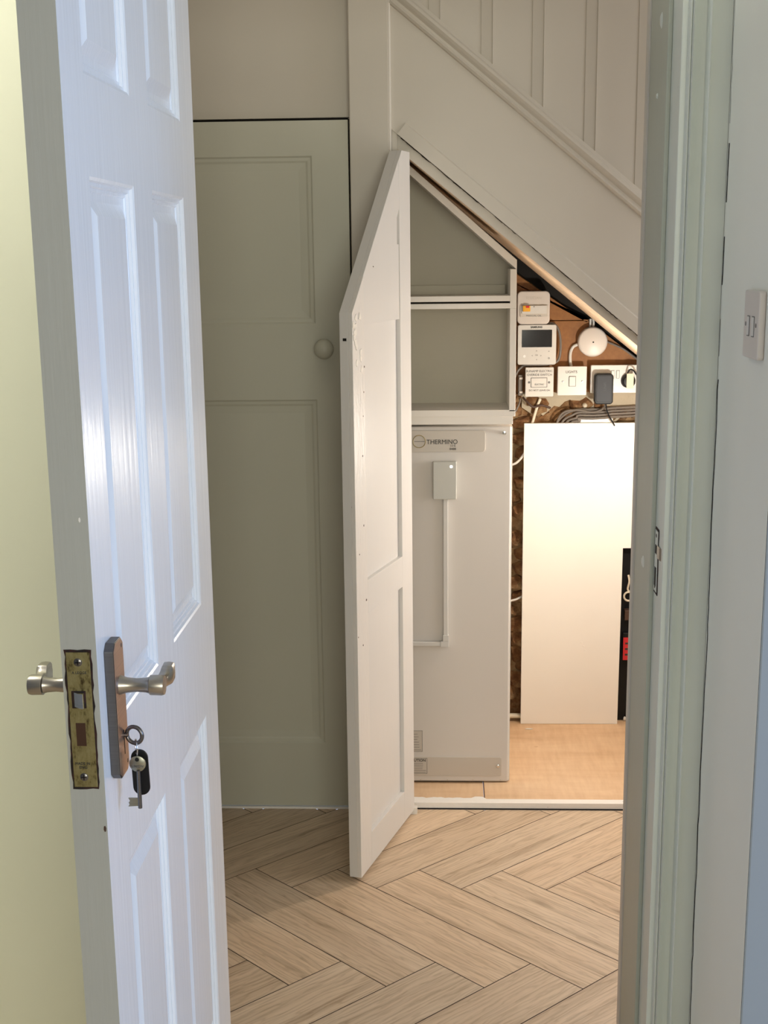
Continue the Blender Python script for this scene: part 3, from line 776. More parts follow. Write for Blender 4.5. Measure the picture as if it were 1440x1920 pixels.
def label_sheet(name, x0, x1, z0, z1, y, title, rows, parent):
    m = MB(); w_ = 0.0009
    base = MB().box((x0, y-0.0004, z0), (x1, y, z1)).build(name, M['casing_plate'], parent)
    for a, b in (((x0, z0), (x1, z0+w_)), ((x0, z1-w_), (x1, z1)), ((x0, z0), (x0+w_, z1)), ((x1-w_, z0), (x1, z1))):
        m.box((a[0], y-0.0007, a[1]), (b[0], y-0.0004, b[1]))
    zt_ = z1-(0.010 if title else 0.004)
    rr = random.Random(int(abs(x1)*1e4))
    for k in range(rows):
        zz = zt_-0.0032-(zt_-z0-0.004)*(k+0.5)/rows
        m.box((x0+0.003, y-0.0006, zz), (x1-0.003-rr.uniform(0, 0.012), y-0.0004, zz+0.0009))
    m.build('print', M['grey_print'], base)
    if title: text('lettering', title, 0.0105, ((x0+x1)/2, y-0.0006, z1-0.0065), M['black_print'], base, bold=0.0002)
label_sheet('rating_label', -0.150, -0.0692, 0.106, 0.168, T, None, 7, hb)
label_sheet('caution_label', -0.112, -0.0562, 0.0420, 0.0872, T-0.0025, 'CAUTION', 6, hb)

sb = empty('control_box', (-0.006, T-0.012, 0.823), 'small white control box with a lit white lamp on the heat battery', 'control box')
m = MB(); yprism(m, rrect(-0.0058, 0.8730, 0.0625, 0.1005, 0.003), T-0.022, T-0.0002); m.build('box_body', M['box_grey'], sb, 0.002)
c2 = PY(846, 875, T-0.022)
MB().lathe((c2.x, T-0.0222, c2.z), (0, -1, 0), [(0, 0.0036), (0.0008, 0.0034), (0.0012, 0)], 20).build('indicator_lamp', M['led'], sb)
tk = empty('cable_trunking', (0.0, T-0.005, 0.42), 'slim white cable trunking bent below the control box', 'cable trunking')
xt = -0.004
MB().box((xt-0.0065, T-0.013, 0.43), (xt+0.0065, T-0.0002, 0.8225)).build('vertical_run', M['plastic'], tk, 0.0015)
MB().box((-0.16, T-0.013, 0.4155), (xt-0.012, T-0.0002, 0.4275)).build('horizontal_run', M['plastic'], tk, 0.0015)
MB().box((xt-0.014, T-0.0145, 0.4135), (xt+0.0085, T-0.0002, 0.4295)).box((xt-0.0080, T-0.0145, 0.4295), (xt+0.0085, T-0.0002, 0.447)).build('elbow', M['plastic'], tk, 0.001)

# ------------------------------------------------------------------ leaning white board
brd = MB()
BY = 4.080
def Bp(px, py, y=BY): return PY(px, py, y)
p_tl = Bp(983, 794, 4.082); p_bl = Bp(976, 1357, 4.078); p_br = Bp(1157, 1357, 4.078); p_nt = Bp(1168, 1028, 4.080)
ztop = p_tl.z
xl = (p_tl.x+p_bl.x)/2
pts = [(p_bl.x, 4.076, 0.0155), (p_br.x, 4.076, 0.0155), (p_nt.x, 4.080, p_nt.z), (0.74, 4.080, p_nt.z), (0.74, 4.082, ztop), (p_tl.x, 4.082, ztop)]
o = brd.prism(pts, (0, 0.012, 0)).build('painted_board', M['board'], None, 0.0006)
tag(o, 'large white painted board leaning against the stone wall', 'board')
# paint run on the board
pr = empty
rr = random.Random(2)
for px, py in ((1090, 1205), (1094, 1212), (1097, 1219)):
    c2 = Bp(px, py, 4.0775)
    MB().lathe((c2.x, 4.0785, c2.z), (0, -1, 0), [(0, 0.004), (0.0012, 0.003), (0.0018, 0)], 8).build('paint_drip', M['board'], o)

# ------------------------------------------------------------------ electrical fittings on the backboard
def box_px(x0, y0, x1, y1, y):
    a = PY((x0+x1)/2, (y0+y1)/2, y); s = (PY(x1, (y0+y1)/2, y)-PY(x0, (y0+y1)/2, y)).length; h = (PY((x0+x1)/2, y0, y)-PY((x0+x1)/2, y1, y)).z
    return a.x, a.z, abs(s), abs(h)
FY = 4.078
# fuse/RCD enclosure
cx, cz_, w_, h_ = box_px(970, 546, 1031, 608, FY)
fe = empty('rcd_enclosure', (cx, FY, cz_-h_/2), 'rounded white breaker enclosure with yellow switch, topmost on the backboard', 'breaker box')
m = MB(); yprism(m, rrect(cx, cz_, w_, h_, 0.013), FY, PB); m.build('enclosure_body', M['plastic_warm'], fe, 0.003)
cx2, cz2, w2, h2 = box_px(975, 572, 1027, 594, FY)
m = MB(); yprism(m, rrect(cx2, cz2, w2, h2, 0.003), FY-0.003, FY); win_ = m.build('breaker_window', M['casing_plate'], fe, 0.0008)
m = MB(); cx2, cz2, w2, h2 = box_px(978, 573, 1025, 588, FY); yprism(m, rrect(cx2, cz2, w2, h2, 0.001), FY-0.006, FY-0.003); brk = m.build('breaker', M['plastic'], fe, 0.0006)
cx3, cz3, w3, h3 = box_px(980, 573, 994, 584, FY); m = MB(); yprism(m, rrect(cx3, cz3, w3, h3, 0.001), FY-0.010, FY-0.006); m.build('toggle', M['yellow'], brk, 0.001)
cx3, cz3, w3, h3 = box_px(986, 573, 992, 577, FY); m = MB(); yprism(m, rrect(cx3, cz3, w3, h3, 0.0005), FY-0.012, FY-0.010); m.build('test_button', M['red'], brk)
c2 = PY(1001, 575, FY); MB().lathe((c2.x, FY-0.006, c2.z), (0, -1, 0), [(0, 0.0015), (0.001, 0.0)], 8).build('screw', M['black'], brk)
c2 = PY(1001, 592, FY); text('lettering', 'MANUAL OIL', 0.0075, (c2.x, FY-0.0031, c2.z), M['grey_print'], fe)
c2 = PY(1001, 559, FY); text('lettering', 'ELUCIAN', 0.011, (c2.x, FY-0.0004, c2.z), M['casing_plate'], fe)

# wall controller with display
cx, cz_, w_, h_ = box_px(970.5, 609, 1043, 684, FY+0.006)
tc = empty('wall_controller', (cx, FY, cz_-h_/2), 'square white heating controller with dark display below the breaker box', 'heating controller')
CYf = FY+0.006
m = MB(); yprism(m, rrect(cx, cz_, w_, h_, 0.006), CYf, PB); m.build('controller_body', M['plastic'], tc, 0.002)
cx2, cz2, w2, h2 = box_px(978.5, 618.5, 1035, 651, CYf)
m = MB(); yprism(m, rrect(cx2, cz2, w2, h2, 0.0008), CYf-0.0008, CYf); m.build('display', M['screen'], tc)
c2 = PY(1006, 613.5, CYf); text('lettering', 'SAMSUNG', 0.0075, (c2.x, CYf-0.0003, c2.z), M['black_print'], tc, bold=0.0003)
for s_, px, py, sz in (('^', 1006, 659, .010), ('<', 998, 667, .008), ('OK', 1006, 666, .006), ('>', 1014, 667, .008), ('v', 1006, 674, .008), ('o', 1029, 671, .011), ('<', 1029, 659, .009)):
    c2 = PY(px, py, CYf); text('key_symbol', s_, sz, (c2.x, CYf-0.0003, c2.z), M['grey_print'], tc)
c2 = PY(983, 668, CYf); MB().lathe((c2.x, CYf, c2.z), (0, -1, 0), [(0, 0.0042), (0.0006, 0.004), (0.0008, 0)], 20).build('power_button', M['led'] if False else plain('button_white', (0.9, 0.9, 0.9), 0.3), tc)

# fused override switch
SWY = 4.072
def accessory(name, x0, y0, x1, y1, label, cat):
    cx, cz_, w_, h_ = box_px(x0, y0, x1, y1, SWY)
    e = empty(name, (cx, SWY, cz_-h_/2), label, cat)
    m = MB(); yprism(m, rrect(cx, cz_, w_, h_, 0.003), SWY, SWY+0.009); m.build('face_plate', M['plastic'], e, 0.0015)
    m = MB(); yprism(m, rrect(cx-0.001, cz_-0.001, w_-0.004, h_-0.004, 0.003), SWY+0.009, PB); m.build('back_box', M['plastic_warm'], e, 0.001)
    return e, cx, cz_, w_, h_
e, cx, cz_, w_, h_ = accessory('fused_switch', 985, 689, 1038, 744, 'white switch plate lettered with an electric override notice', 'switch')
def tline(s_, px, py, size, mat, e, y=SWY, **k):
    c2 = PY(px, py, y); return text('lettering', s_, size, (c2.x, y-0.0003, c2.z), M[mat], e, **k)
tline('SUNAMP ELECTRIC', 1011.5, 696, 0.0092, 'black_print', e); tline('OVERIDE SWITCH', 1011.5, 703, 0.0092, 'black_print', e)
tline('DO NOT LEAVE ON', 1011.5, 732, 0.0070, 'black_print', e)
cx2, cz2, w2, h2 = box_px(996, 709, 1025, 725.5, SWY); m = MB(); yprism(m, rrect(cx2, cz2, w2, h2, 0.001), SWY-0.0012, SWY); fc = m.build('fuse_carrier', M['plastic'], e, 0.0005)
m = MB(); yprism(m, rrect(cx2, cz2, w2+0.003, h2+0.003, 0.001), SWY-0.0004, SWY); m.build('carrier_shadow_gap', M['grey_print'], e)
c2 = PY(1011, 721, SWY); text('lettering', 'ELECTRIC', 0.0062, (c2.x, SWY-0.0015, c2.z), M['black_print'], fc)
for px in (992, 1029.5):
    c2 = PY(px, 717, SWY); MB().lathe((c2.x, SWY, c2.z), (0, -1, 0), [(0, 0.0035), (0.001, 0.003), (0.0012, 0)], 14).build('screw', M['steel'], e, smooth=True)
# light switch
e, cx, cz_, w_, h_ = accessory('light_switch', 1045.5, 687, 1100, 741.5, 'white single light switch lettered LIGHTS on the backboard', 'light switch')
tline('LIGHTS', 1071.5, 697.5, 0.0105, 'black_print', e)
cx2, cz2, w2, h2 = box_px(1067, 706, 1079, 724, SWY)
m = MB(); yprism(m, rrect(cx2, cz2, w2+0.0025, h2+0.0025, 0.0015), SWY-0.0003, SWY); m.build('rocker_gap', M['grey_print'], e)
m = MB(); yprism(m, rrect(cx2, cz2, w2, h2, 0.0015), SWY-0.004, SWY); m.build('rocker', M['plastic'], e, 0.001)
for px in (1055, 1091.5):
    c2 = PY(px, 715, SWY); MB().lathe((c2.x, SWY, c2.z), (0, -1, 0), [(0, 0.0035), (0.001, 0.003), (0.0012, 0)], 14).build('screw', M['chrome'], e, smooth=True)
# double socket
e, cx, cz_, w_, h_ = accessory('double_socket', 1107.5, 684.5, 1201, 737, 'white double wall socket at the right of the backboard', 'socket')
for px in (1149, 1158.5):
    cx2, cz2, w2, h2 = box_px(px-2.6, 695, px+2.6, 709, SWY)
    m = MB(); yprism(m, rrect(cx2, cz2, w2+0.002, h2+0.002, 0.001), SWY-0.0003, SWY); m.build('rocker_gap', M['grey_print'], e)
    m = MB(); yprism(m, rrect(cx2, cz2, w2, h2, 0.001), SWY-0.0035, SWY); m.build('rocker', M['plastic'], e, 0.0006)
# power adapter plugged into the socket
cx, cz_, w_, h_ = box_px(1115, 701, 1150, 758.5, SWY-0.035)
ad = empty('power_adapter', (cx, SWY-0.035, cz_-h_/2), 'dark grey plug-in power adapter hanging on the double socket', 'power adapter')
m = MB(); yprism(m, rrect(cx, cz_, w_, h_, 0.010), SWY-0.035, SWY-0.004); m.build('adapter_body', M['black'], ad, 0.003)
m = MB(); yprism(m, rrect(cx, cz_+0.001, w_-0.012, h_-0.014, 0.004), SWY-0.0365, SWY-0.035); m.build('front_label', M['charger'], ad, 0.0005)
text('lettering', 'UNIFI', 0.010, (cx+0.003, SWY-0.0368, cz_+0.008), plain('dark_emboss', (0.02, 0.022, 0.028), 0.5), ad, rot=math.pi/2)
def P(px, py, y): return PY(px, py, y)
cable = smooth_path([P(1136, 757, SWY-0.025), P(1137, 766, SWY-0.03), P(1141, 778, SWY-0.02), P(1150, 794, SWY-0.005), P(1153, 800, 4.10)], 6)
MB().tube(cable, 0.0022, 8).build('lead', M['black'], ad, smooth=True)
# small black plug with tag
cx, cz_, w_, h_ = box_px(1165, 701, 1193, 729, SWY-0.02)
pg = empty('plug', (cx, SWY-0.02, cz_-h_/2), 'small black plug with a cream paper tag in the right socket outlet', 'plug')
m = MB(); m.lathe((cx, SWY, cz_), (0, -1, 0), [(0, 0.021), (0.018, 0.020), (0.026, 0.015), (0.028, 0)], 24); m.build('plug_body', M['black'], pg, smooth=True)
cx2, cz2, w2, h2 = box_px(1175, 700.5, 1188, 728.5, SWY-0.03); MB().box((cx2-w2/2, SWY-0.0305, cz2-h2/2), (cx2+w2/2, SWY-0.0295, cz2+h2/2)).build('paper_tag', M['cream_tag'], pg)
MB().tube(smooth_path([P(1176, 702, SWY-0.026), P(1181, 693, SWY-0.03), P(1188, 695, SWY-0.028), P(1194, 703, SWY-0.02), P(1205, 712, SWY-0.01)], 6), 0.0022, 8).build('lead', M['black'], pg, smooth=True)
# round junction box
cx, cz_, w_, h_ = box_px(1084, 613.5, 1139.5, 669, 4.085)
jb = empty('junction_box', (cx, 4.085, cz_-h_/2), 'round white junction box with a centre screw below the sloping batten', 'junction box')
MB().lathe((cx, PB, cz_), (0, -1, 0), [(0, w_/2), (0.022, w_/2), (0.026, w_/2-0.002), (0.028, w_/2-0.006), (0.0285, 0)], 48).build('box_lid', M['plastic_warm'], jb, smooth=True)
MB().lathe((cx+0.001, PB-0.0285, cz_-0.0005), (0, -1, 0), [(0, 0.0024), (0.0008, 0.002), (0.001, 0)], 12).build('screw', M['black'], jb)

def run(name, pts, r, mat, label, cat='cable', n=6):
    o = MB().tube(smooth_path(pts, n), r, 8).build(name, M[mat], None, smooth=True)
    return tag(o, label, cat)
CB = 4.104
run('cable', [P(1083, 646, CB), P(1075, 650, CB), P(1070, 660, CB), P(1069, 674, CB), P(1071, 688, CB)], 0.0045, 'plastic', 'thick white cable looping from the round junction box to the light switch')
run('cable', [P(1107, 598, CB), P(1107, 606, CB), P(1106.5, 616, CB)], 0.0034, 'plastic', 'left of two short white cables entering the top of the junction box')
run('cable', [P(1112, 596, CB), P(1113, 606, CB), P(1112, 616, CB)], 0.0034, 'plastic', 'right of two short white cables entering the top of the junction box')
run('cable', [P(1139, 641, CB), P(1153, 647, CB), P(1168, 654, CB), P(1185, 666, CB), P(1200, 678, CB)], 0.0028, 'cable_grey', 'grey cable leaving the right side of the round junction box')
run('cable', [P(1026, 607, CB), P(1038, 607, 4.095), P(1047, 618, 4.09), P(1051, 640, 4.09), P(1050, 665, 4.09), P(1044, 678, 4.09), P(1025, 683.5, 4.09), P(1000, 684.5, 4.09), P(983, 686, 4.09), P(973, 693, 4.09), P(967, 703, 4.09), P(963, 715, 4.095), P(961, 725, CB)], 0.0036, 'cable_grey', 'grey cable curling round the heating controller to the left edge')
run('cable', [P(1013, 748, CB), P(1008, 760, CB), P(1002, 780, CB), P(997, 798, CB), P(994, 815, CB)], 0.0042, 'plastic_ivory', 'ivory cable dropping from the override switch behind the leaning board')
run('cable', [P(958, 872, 4.07), P(968, 868, 4.07), P(978, 858, 4.09), P(988, 842, 4.10)], 0.0036, 'plastic', 'pale cable crossing the stone wall at the upper left of the leaning board')
run('cable', [P(955, 1127, 4.07), P(967, 1124, 4.08), P(978, 1119, 4.10), P(988, 1116, 4.105)], 0.0034, 'plastic', 'pale cable crossing the stone wall halfway down the leaning board')
run('cable', [P(976, 747, 4.10), P(973, 758, 4.095), P(966, 772, 4.09), P(958, 782, 4.09)], 0.0028, 'cable_grey', 'thin grey cable hanging below the connector at the left edge')
run('cable', [P(980, 745, 4.10), P(990, 755, 4.09), P(1000, 763, 4.09), P(1015, 760, 4.10), P(1032, 765, 4.11)], 0.0036, 'brown_rust', 'dark brown cable sagging below the override switch')
base = [(1043, 795), (1052, 783), (1066, 773), (1085, 768), (1110, 768), (1130, 767), (1150, 765), (1175, 764), (1200, 762)]
names = ['uppermost grey cable of the bundle above the leaning board', 'second grey cable of the bundle above the leaning board', 'third grey cable of the bundle above the leaning board', 'lowest grey cable of the bundle above the leaning board']
for k in range(4):
    dy = k*5.5
    run('cable', [P(x+k*7 if x < 1070 else x, y+dy if x > 1060 else y+dy*0.5, 4.10-0.001*k) for x, y in base], 0.0037, 'cable_grey', names[k])['group'] = 'grey cable bundle'
run('cable', [P(1043, 796, 4.088), P(1050, 780, 4.088), P(1062, 771, 4.088), P(1085, 769, 4.088), (P(1110, 773, 4.088)), P(1128, 768, 4.085), P(1136, 758, 4.08)], 0.003, 'cable_grey', 'thin grey cable curving up from the bundle to the power adapter')
# cable clip
cx, cz_, w_, h_ = box_px(1094, 756, 1101, 766, 4.09)
tag(MB().lathe((cx, BW-0.014, cz_), (0, -1, 0), [(0, 0.007), (0.02, 0.007), (0.026, 0.0045), (0.03, 0)], 14).build('cable_clip', M['plastic_ivory'], None, smooth=True), 'small pale cable clip on the render below the light switch', 'cable clip')
# connector strip left of the override switch
cx, cz_, w_, h_ = box_px(972, 703, 980, 742, 4.09)
cs = empty('connector_strip', (cx, 4.09, cz_-h_/2), 'narrow brown terminal strip with two screws, left of the override switch', 'connector')
MB().box((cx-w_/2, 4.092, cz_-h_/2), (cx+w_/2, PB, cz_+h_/2)).build('strip_body', M['cable_grey'], cs, 0.001)
for py in (709.5, 735.5):
    c2 = P(977, py, 4.09); MB().box((c2.x-0.005, 4.088, c2.z-0.003), (c2.x+0.005, 4.092, c2.z+0.003)).build('terminal', M['plastic_warm'], cs, 0.0008)
# small white box just behind the top of the leaning board
cx, cz_, w_, h_ = box_px(1081, 784, 1149, 800, 4.10)
tag(MB().box((cx-w_/2, 4.099, cz_-h_/2), (cx+w_/2, 4.130, cz_+h_/2)).build('trunking_box', M['plastic'], None, 0.002), 'white junction cover peeping above the top edge of the leaning board', 'cover')

# service head and debris seen at the right of the board
sh = empty('service_head', (0.60, 4.10, 0.009), 'black electrical service head with red label, right of the leaning board', 'service head')
MB().box((0.5345, 4.116, 0.0095), (0.72, 4.124, p_nt.z+0.03)).build('backing_sheet', M['black'], sh)
q0 = P(1168, 1195, 4.10); q1 = P(1186, 1237, 4.10)
MB().box((0.545, 4.098, 0.25), (0.66, 4.125, q0.z+0.015)).build('fuse_body', M['black'], sh, 0.003)
rl = MB().box((q0.x+0.001, 4.0965, q1.z), (0.655, 4.098, q0.z)).build('warning_label', M['red'], sh)
lm = MB()
for k in range(3):
    zz = q1.z+(q0.z-q1.z)*(0.2+0.25*k); lm.box((q0.x+0.007, 4.0962, zz), (0.62, 4.0966, zz+0.006))
lm.build('print', M['black_print'], rl)
q0 = P(1166, 1150, 4.10)
MB().box((0.548, 4.09, q0.z-0.02), (0.64, 4.125, q0.z+0.012)).build('terminal_cover', M['brown_rust'], sh, 0.002)
c2 = P(1176, 1118, 4.10)
MB().torus((c2.x+0.004, 4.098, c2.z), (0, 1, 0), 0.014, 0.003, 20, 8).build('cable_loop', M['plastic_ivory'], sh, smooth=True)
MB().tube(smooth_path([P(1178, 1078, 4.10), P(1180, 1090, 4.095), P(1177, 1105, 4.10), P(1183, 1112, 4.10)], 5), 0.003, 8).build('earth_wire', M['plastic_ivory'], sh, smooth=True)
rr = random.Random(31)
for k, (px, py, nm, lb) in enumerate(((1171, 1352, 'plaster_crumb', 'pale crumb of plaster in the corner right of the board foot'), (1178, 1362, 'plaster_crumb', 'larger pale plaster crumb nearest the doorway edge'), (991, 1367, 'paint_chip', 'white paint chip on the plywood floor in front of the board'), (1005, 1400, 'paint_chip', 'faint paint flake on the plywood floor, nearer the front'))):
    flat = nm == 'paint_chip'
    z0 = 0.0155 if px < 1160 else 0.0155
    c2 = PZ(px, py, z0); m = MB(); bmv = bmesh.new(); bmesh.ops.create_icosphere(bmv, subdivisions=2, radius=1)
    sx, sy, sz = (0.012, 0.006, 0.0009) if flat else (0.005, 0.005, 0.008)
    if k == 3: sx, sy, sz = 0.006, 0.004, 0.0006
    m.add([(c2.x+v.co.x*sx*rr.uniform(.8, 1.2), c2.y+v.co.y*sy*rr.uniform(.8, 1.2), z0+sz+v.co.z*sz*rr.uniform(.8, 1.0)) for v in bmv.verts], [[v.index for v in f.verts] for f in bmv.faces]); bmv.free()
    tag(m.build(nm, M['shelf_white'] if k != 3 else M['ply_floor'], None, smooth=True), lb, 'debris')

# ceiling lamp fitting for the cupboard light (on the sloping batten, out of the doorway's view)
# ------------------------------------------------------------------ big panelled door (door_1)
XF, XB = -0.380, -0.419
Y0, Y1 = 1.400, 2.126
d1 = empty('door_1', ((XF+XB)/2, Y1, 0.008), 'white six-panel door standing open at the left, with lever handle and keys', 'door', kind='structure')
prof1 = [(0.0035, 0.0015), (0.005, 0.0050), (0.009, 0.0050), (0.0105, 0.0085), (0.014, 0.0085), (0.0155, 0.0105), (0.024, 0.0105), (0.040, 0.0035)]
cols_ = [(1.490, 1.702), (1.806, 2.0215)]
rows_ = [(0.20, 0.7515), (0.931, 1.538), (1.6415, 1.88)]
rects = [(a, b, c, d) for a, b in cols_ for c, d in rows_]
slab = MB()
panel_face(slab, Y0, Y1, 0.008, 1.985, rects, prof1, (XF, 0, 0), (0, 1, 0), (0, 0, 1), (1, 0, 0))
panel_face(slab, Y0, Y1, 0.008, 1.985, rects, prof1, (XB, 0, 0), (0, 1, 0), (0, 0, 1), (-1, 0, 0))
ns = len(slab.f)
slab.add([(XB, Y0, 0.008), (XF, Y0, 0.008), (XF, Y0, 1.985), (XB, Y0, 1.985), (XB, Y1, 0.008), (XF, Y1, 0.008), (XF, Y1, 1.985), (XB, Y1, 1.985)],
         [(0, 1, 2, 3), (5, 4, 7, 6), (3, 2, 6, 7), (1, 0, 4, 5)])
slab.build('door_leaf', M['door_gloss'], d1, mats=[M['door_edge_dimmed']], fm=[0]*ns+[1, 0, 1, 1])
# chipped recess and brass forend on the lock edge
zc = 0.9595
re_ = MB()
rr = random.Random(8)
outl = []
hw, hh = 0.0150, 0.0805
for k in range(20): outl.append((-0.4005-hw+rr.uniform(-.0008, .0005)+0.0006*math.sin(k), zc+hh-2*hh*k/20))
for k in range(4): outl.append((-0.4005-hw+2*hw*k/4, zc-hh+rr.uniform(-.0006, .0006)))
for k in range(20): outl.append((-0.4005+hw+rr.uniform(-.0012, .0008), zc-hh+2*hh*k/20))
for k in range(4): outl.append((-0.4005+hw-2*hw*k/4, zc+hh+rr.uniform(-.0005, .0005)))
yprism(re_, outl, Y0-0.0004, Y0+0.002); re_.build('lock_recess', M['recess'], d1)
lk = MB(); yprism(lk, rrect(-0.4005, zc, 0.0262, 0.1555, 0.0006), Y0-0.0014, Y0-0.0003); lkp = lk.build('lock_forend', M['brass'], d1, 0.0003)
tag(lkp, 'tarnished brass lock faceplate')
for (px, py) in ((146, 1242), (158, 1457)):
    c2 = PY(px, py, Y0-0.0014)
    MB().lathe((c2.x, Y0-0.0012, c2.z), (0, -1, 0), [(0, 0.0046), (0.0006, 0.0046), (0.0012, 0.0038), (0.0014, 0)], 20).build('screw', M['steel'], lkp, smooth=True)
    m = MB(); m.box((c2.x-0.003, Y0-0.0029, c2.z-0.0005), (c2.x+0.003, Y0-0.0025, c2.z+0.0005)).box((c2.x-0.0005, Y0-0.0029, c2.z-0.003), (c2.x+0.0005, Y0-0.0025, c2.z+0.003)); m.build('screw_slot', M['black'], lkp)
cx, cz_, w_, h_ = box_px(135.5, 1295, 162, 1327, Y0)
MB().box((cx-w_/2, Y0-0.0022, cz_-h_/2), (cx+w_/2, Y0-0.0012, cz_+h_/2)).build('latch_hole', M['recess'], lkp)
MB().prism([(cx-0.0055, Y0-0.002, cz_-0.0085), (cx+0.0065, Y0-0.002, cz_-0.0085), (cx+0.0065, Y0-0.0095, cz_-0.0085), (cx+0.001, Y0-0.0075, cz_-0.0085)], (0, 0, 0.017)).build('latch_bolt', M['chrome'], lkp, 0.0005)
cx, cz_, w_, h_ = box_px(144, 1355, 162, 1398, Y0)
MB().box((cx-w_/2, Y0-0.0016, cz_-h_/2), (cx+w_/2, Y0-0.0012, cz_+h_/2)).build('dead_bolt', plain('dull_bronze', (0.06, 0.025, 0.012), 0.5, 0.3), lkp)
c2 = PY(149, 1261, Y0); text('lettering', 'A LEGGE', 0.0042, (c2.x, Y0-0.0016, c2.z), M['black_print'], lkp)
c2 = PY(156, 1431, Y0); text('lettering', 'MADE IN', 0.0042, (c2.x, Y0-0.0016, c2.z), M['black_print'], lkp)
c2 = PY(157, 1438, Y0); text('lettering', 'ENG', 0.0046, (c2.x, Y0-0.0016, c2.z), M['black_print'], lkp)
# handle, hall side
hx = XF+0.0105
def octa(y0, y1, z0, z1, c): return [(y0, z0+c), (y0+0.4*c, z0), (y1-0.4*c, z0), (y1, z0+c), (y1, z1-c), (y1-0.4*c, z1), (y0+0.4*c, z1), (y0, z1-c)]
ph = empty
oc = [(1.4290, 0.884), (1.4380, 0.8765), (1.4650, 0.8765), (1.4740, 0.884), (1.4740, 1.0285), (1.4650, 1.0365), (1.4380, 1.0365), (1.4290, 1.0285)]
hp = MB().prism([(XF+0.0002, y, z_) for y, z_ in oc], (0.0103, 0, 0)).build('handle_plate', M['nickel_dark'], d1, 0.0008)
oc2 = [(1.4305, 0.8845), (1.4388, 0.8778), (1.4642, 0.8778), (1.4728, 0.8845), (1.4728, 1.028), (1.4642, 1.0352), (1.4388, 1.0352), (1.4305, 1.028)]
tag(MB().prism([(hx+0.0001, y, z_) for y, z_ in oc2], (0.0006, 0, 0)).build('plate_face', M['copper_plate'], d1, 0.0002), 'bronze-tinted face of the handle plate')
MB().box((hx+0.0006, 1.4535, 0.900), (hx+0.0011, 1.4555, 0.929)).build('keyhole', M['black'], d1)
for zz in (1.0265, 0.8880):
    MB().lathe((hx+0.0005, 1.4515+0.014, zz), (1, 0, 0), [(0, 0.0028), (0.0006, 0.0024), (0.0008, 0)], 12).build('screw', M['steel'], d1)
hz = 0.9835
def lever(sgn, x0, name):
    m = MB()
    m.lathe((x0, 1.4515, hz), (sgn, 0, 0), [(0, 0.0115), (0.003, 0.0105), (0.009, 0.0088), (0.020, 0.0078), (0.030, 0.0086), (0.034, 0.0098), (0.035, 0.0115), (0.048, 0.0118), (0.051, 0.0108), (0.0515, 0)], 28)
    # wavy lever sweeping back along the door
    path = [(x0+sgn*0.0425, 1.4490, hz), (x0+sgn*0.0425, 1.462, hz), (x0+sgn*0.0435, 1.472, hz-0.002), (x0+sgn*0.0455, 1.482, hz-0.0015), (x0+sgn*0.0465, 1.489, hz+0.0005), (x0+sgn*0.0465, 1.496, hz+0.001), (x0+sgn*0.046, 1.503, hz+0.001)]
    path = smooth_path(path, 5); vs = []; fs = []
    for i, p in enumerate(path):
        t = i/(len(path)-1); hx_ = 0.0072; hz_ = 0.0112-0.0045*math.sin(math.pi*min(1, t*1.5))
        for k in range(12):
            a = 2*math.pi*k/12; ca, sa = math.cos(a), math.sin(a)
            vs.append(p+Vector((hx_*abs(ca)**0.45*(1 if ca > 0 else -1), 0, hz_*abs(sa)**0.45*(1 if sa > 0 else -1))))
    n_ = len(path)
    for i in range(n_-1):
        for k in range(12):
            k2 = (k+1) % 12; fs.append((i*12+k, i*12+k2, (i+1)*12+k2, (i+1)*12+k))
    fs += [tuple(range(11, -1, -1)), tuple((n_-1)*12+k for k in range(12))]
    m.add(vs, fs)
    return m.build(name, M['nickel'], d1, smooth=True)
lever(1, hx, 'lever_handle')
MB().prism([(XB-0.0002, y, z_) for y, z_ in oc], (-0.0028, 0, 0)).build('handle_plate', M['nickel_dark'], d1, 0.0004)
lever(-1, XB-0.003, 'lever_handle')
for zz in (0.25, 1.05, 1.78):
    MB().lathe((XB-0.003, Y1+0.004, zz), (0, 0, 1), [(0, 0.006), (0.09, 0.006)], 12).build('hinge', M['steel'], d1, smooth=True)
# paint chips along the lock edge
for (px, py, r_) in ((197, 1554, 0.0022), (149, 975, 0.0016)):
    c2 = PY(px, py, Y0)
    MB().prism([(c2.x+r_*0.7*math.cos(k), Y0-0.0003, c2.z+1.8*r_*math.sin(k)) for k in (0.2, 1.3, 2.4, 3.4, 4.5, 5.5)], (0, 0.0004, 0)).build('paint_chip', M['brown_rust'] if py > 1000 else M['shelf_white'], d1)

# key bunch in the lock
kx = PY(252, 1378, 1.4545)
kb = empty('key_bunch', (kx.x, 1.4545, kx.z-0.09), 'key in the door lock with a second key and black tag hanging from it', 'keys')
KY = 1.4545
MB().tube([(hx-0.003, KY, kx.z), (kx.x-0.0075, KY, kx.z)], 0.0024, 12).build('key_shank', M['steel'], kb, smooth=True)
MB().torus((kx.x, KY, kx.z), (0.30, 1, 0), 0.0098, 0.0024, 36, 10).build('key_bow', M['steel'], kb, smooth=True)
k2 = PY(255, 1400, KY-0.003)
MB().torus((k2.x, KY-0.002, k2.z-0.001), (1, 0.35, 0), 0.0095, 0.0008, 32, 8).build('split_ring', M['chrome'], kb, smooth=True)
def ring_plate(cx, cz, pts2, y0, y1): pass
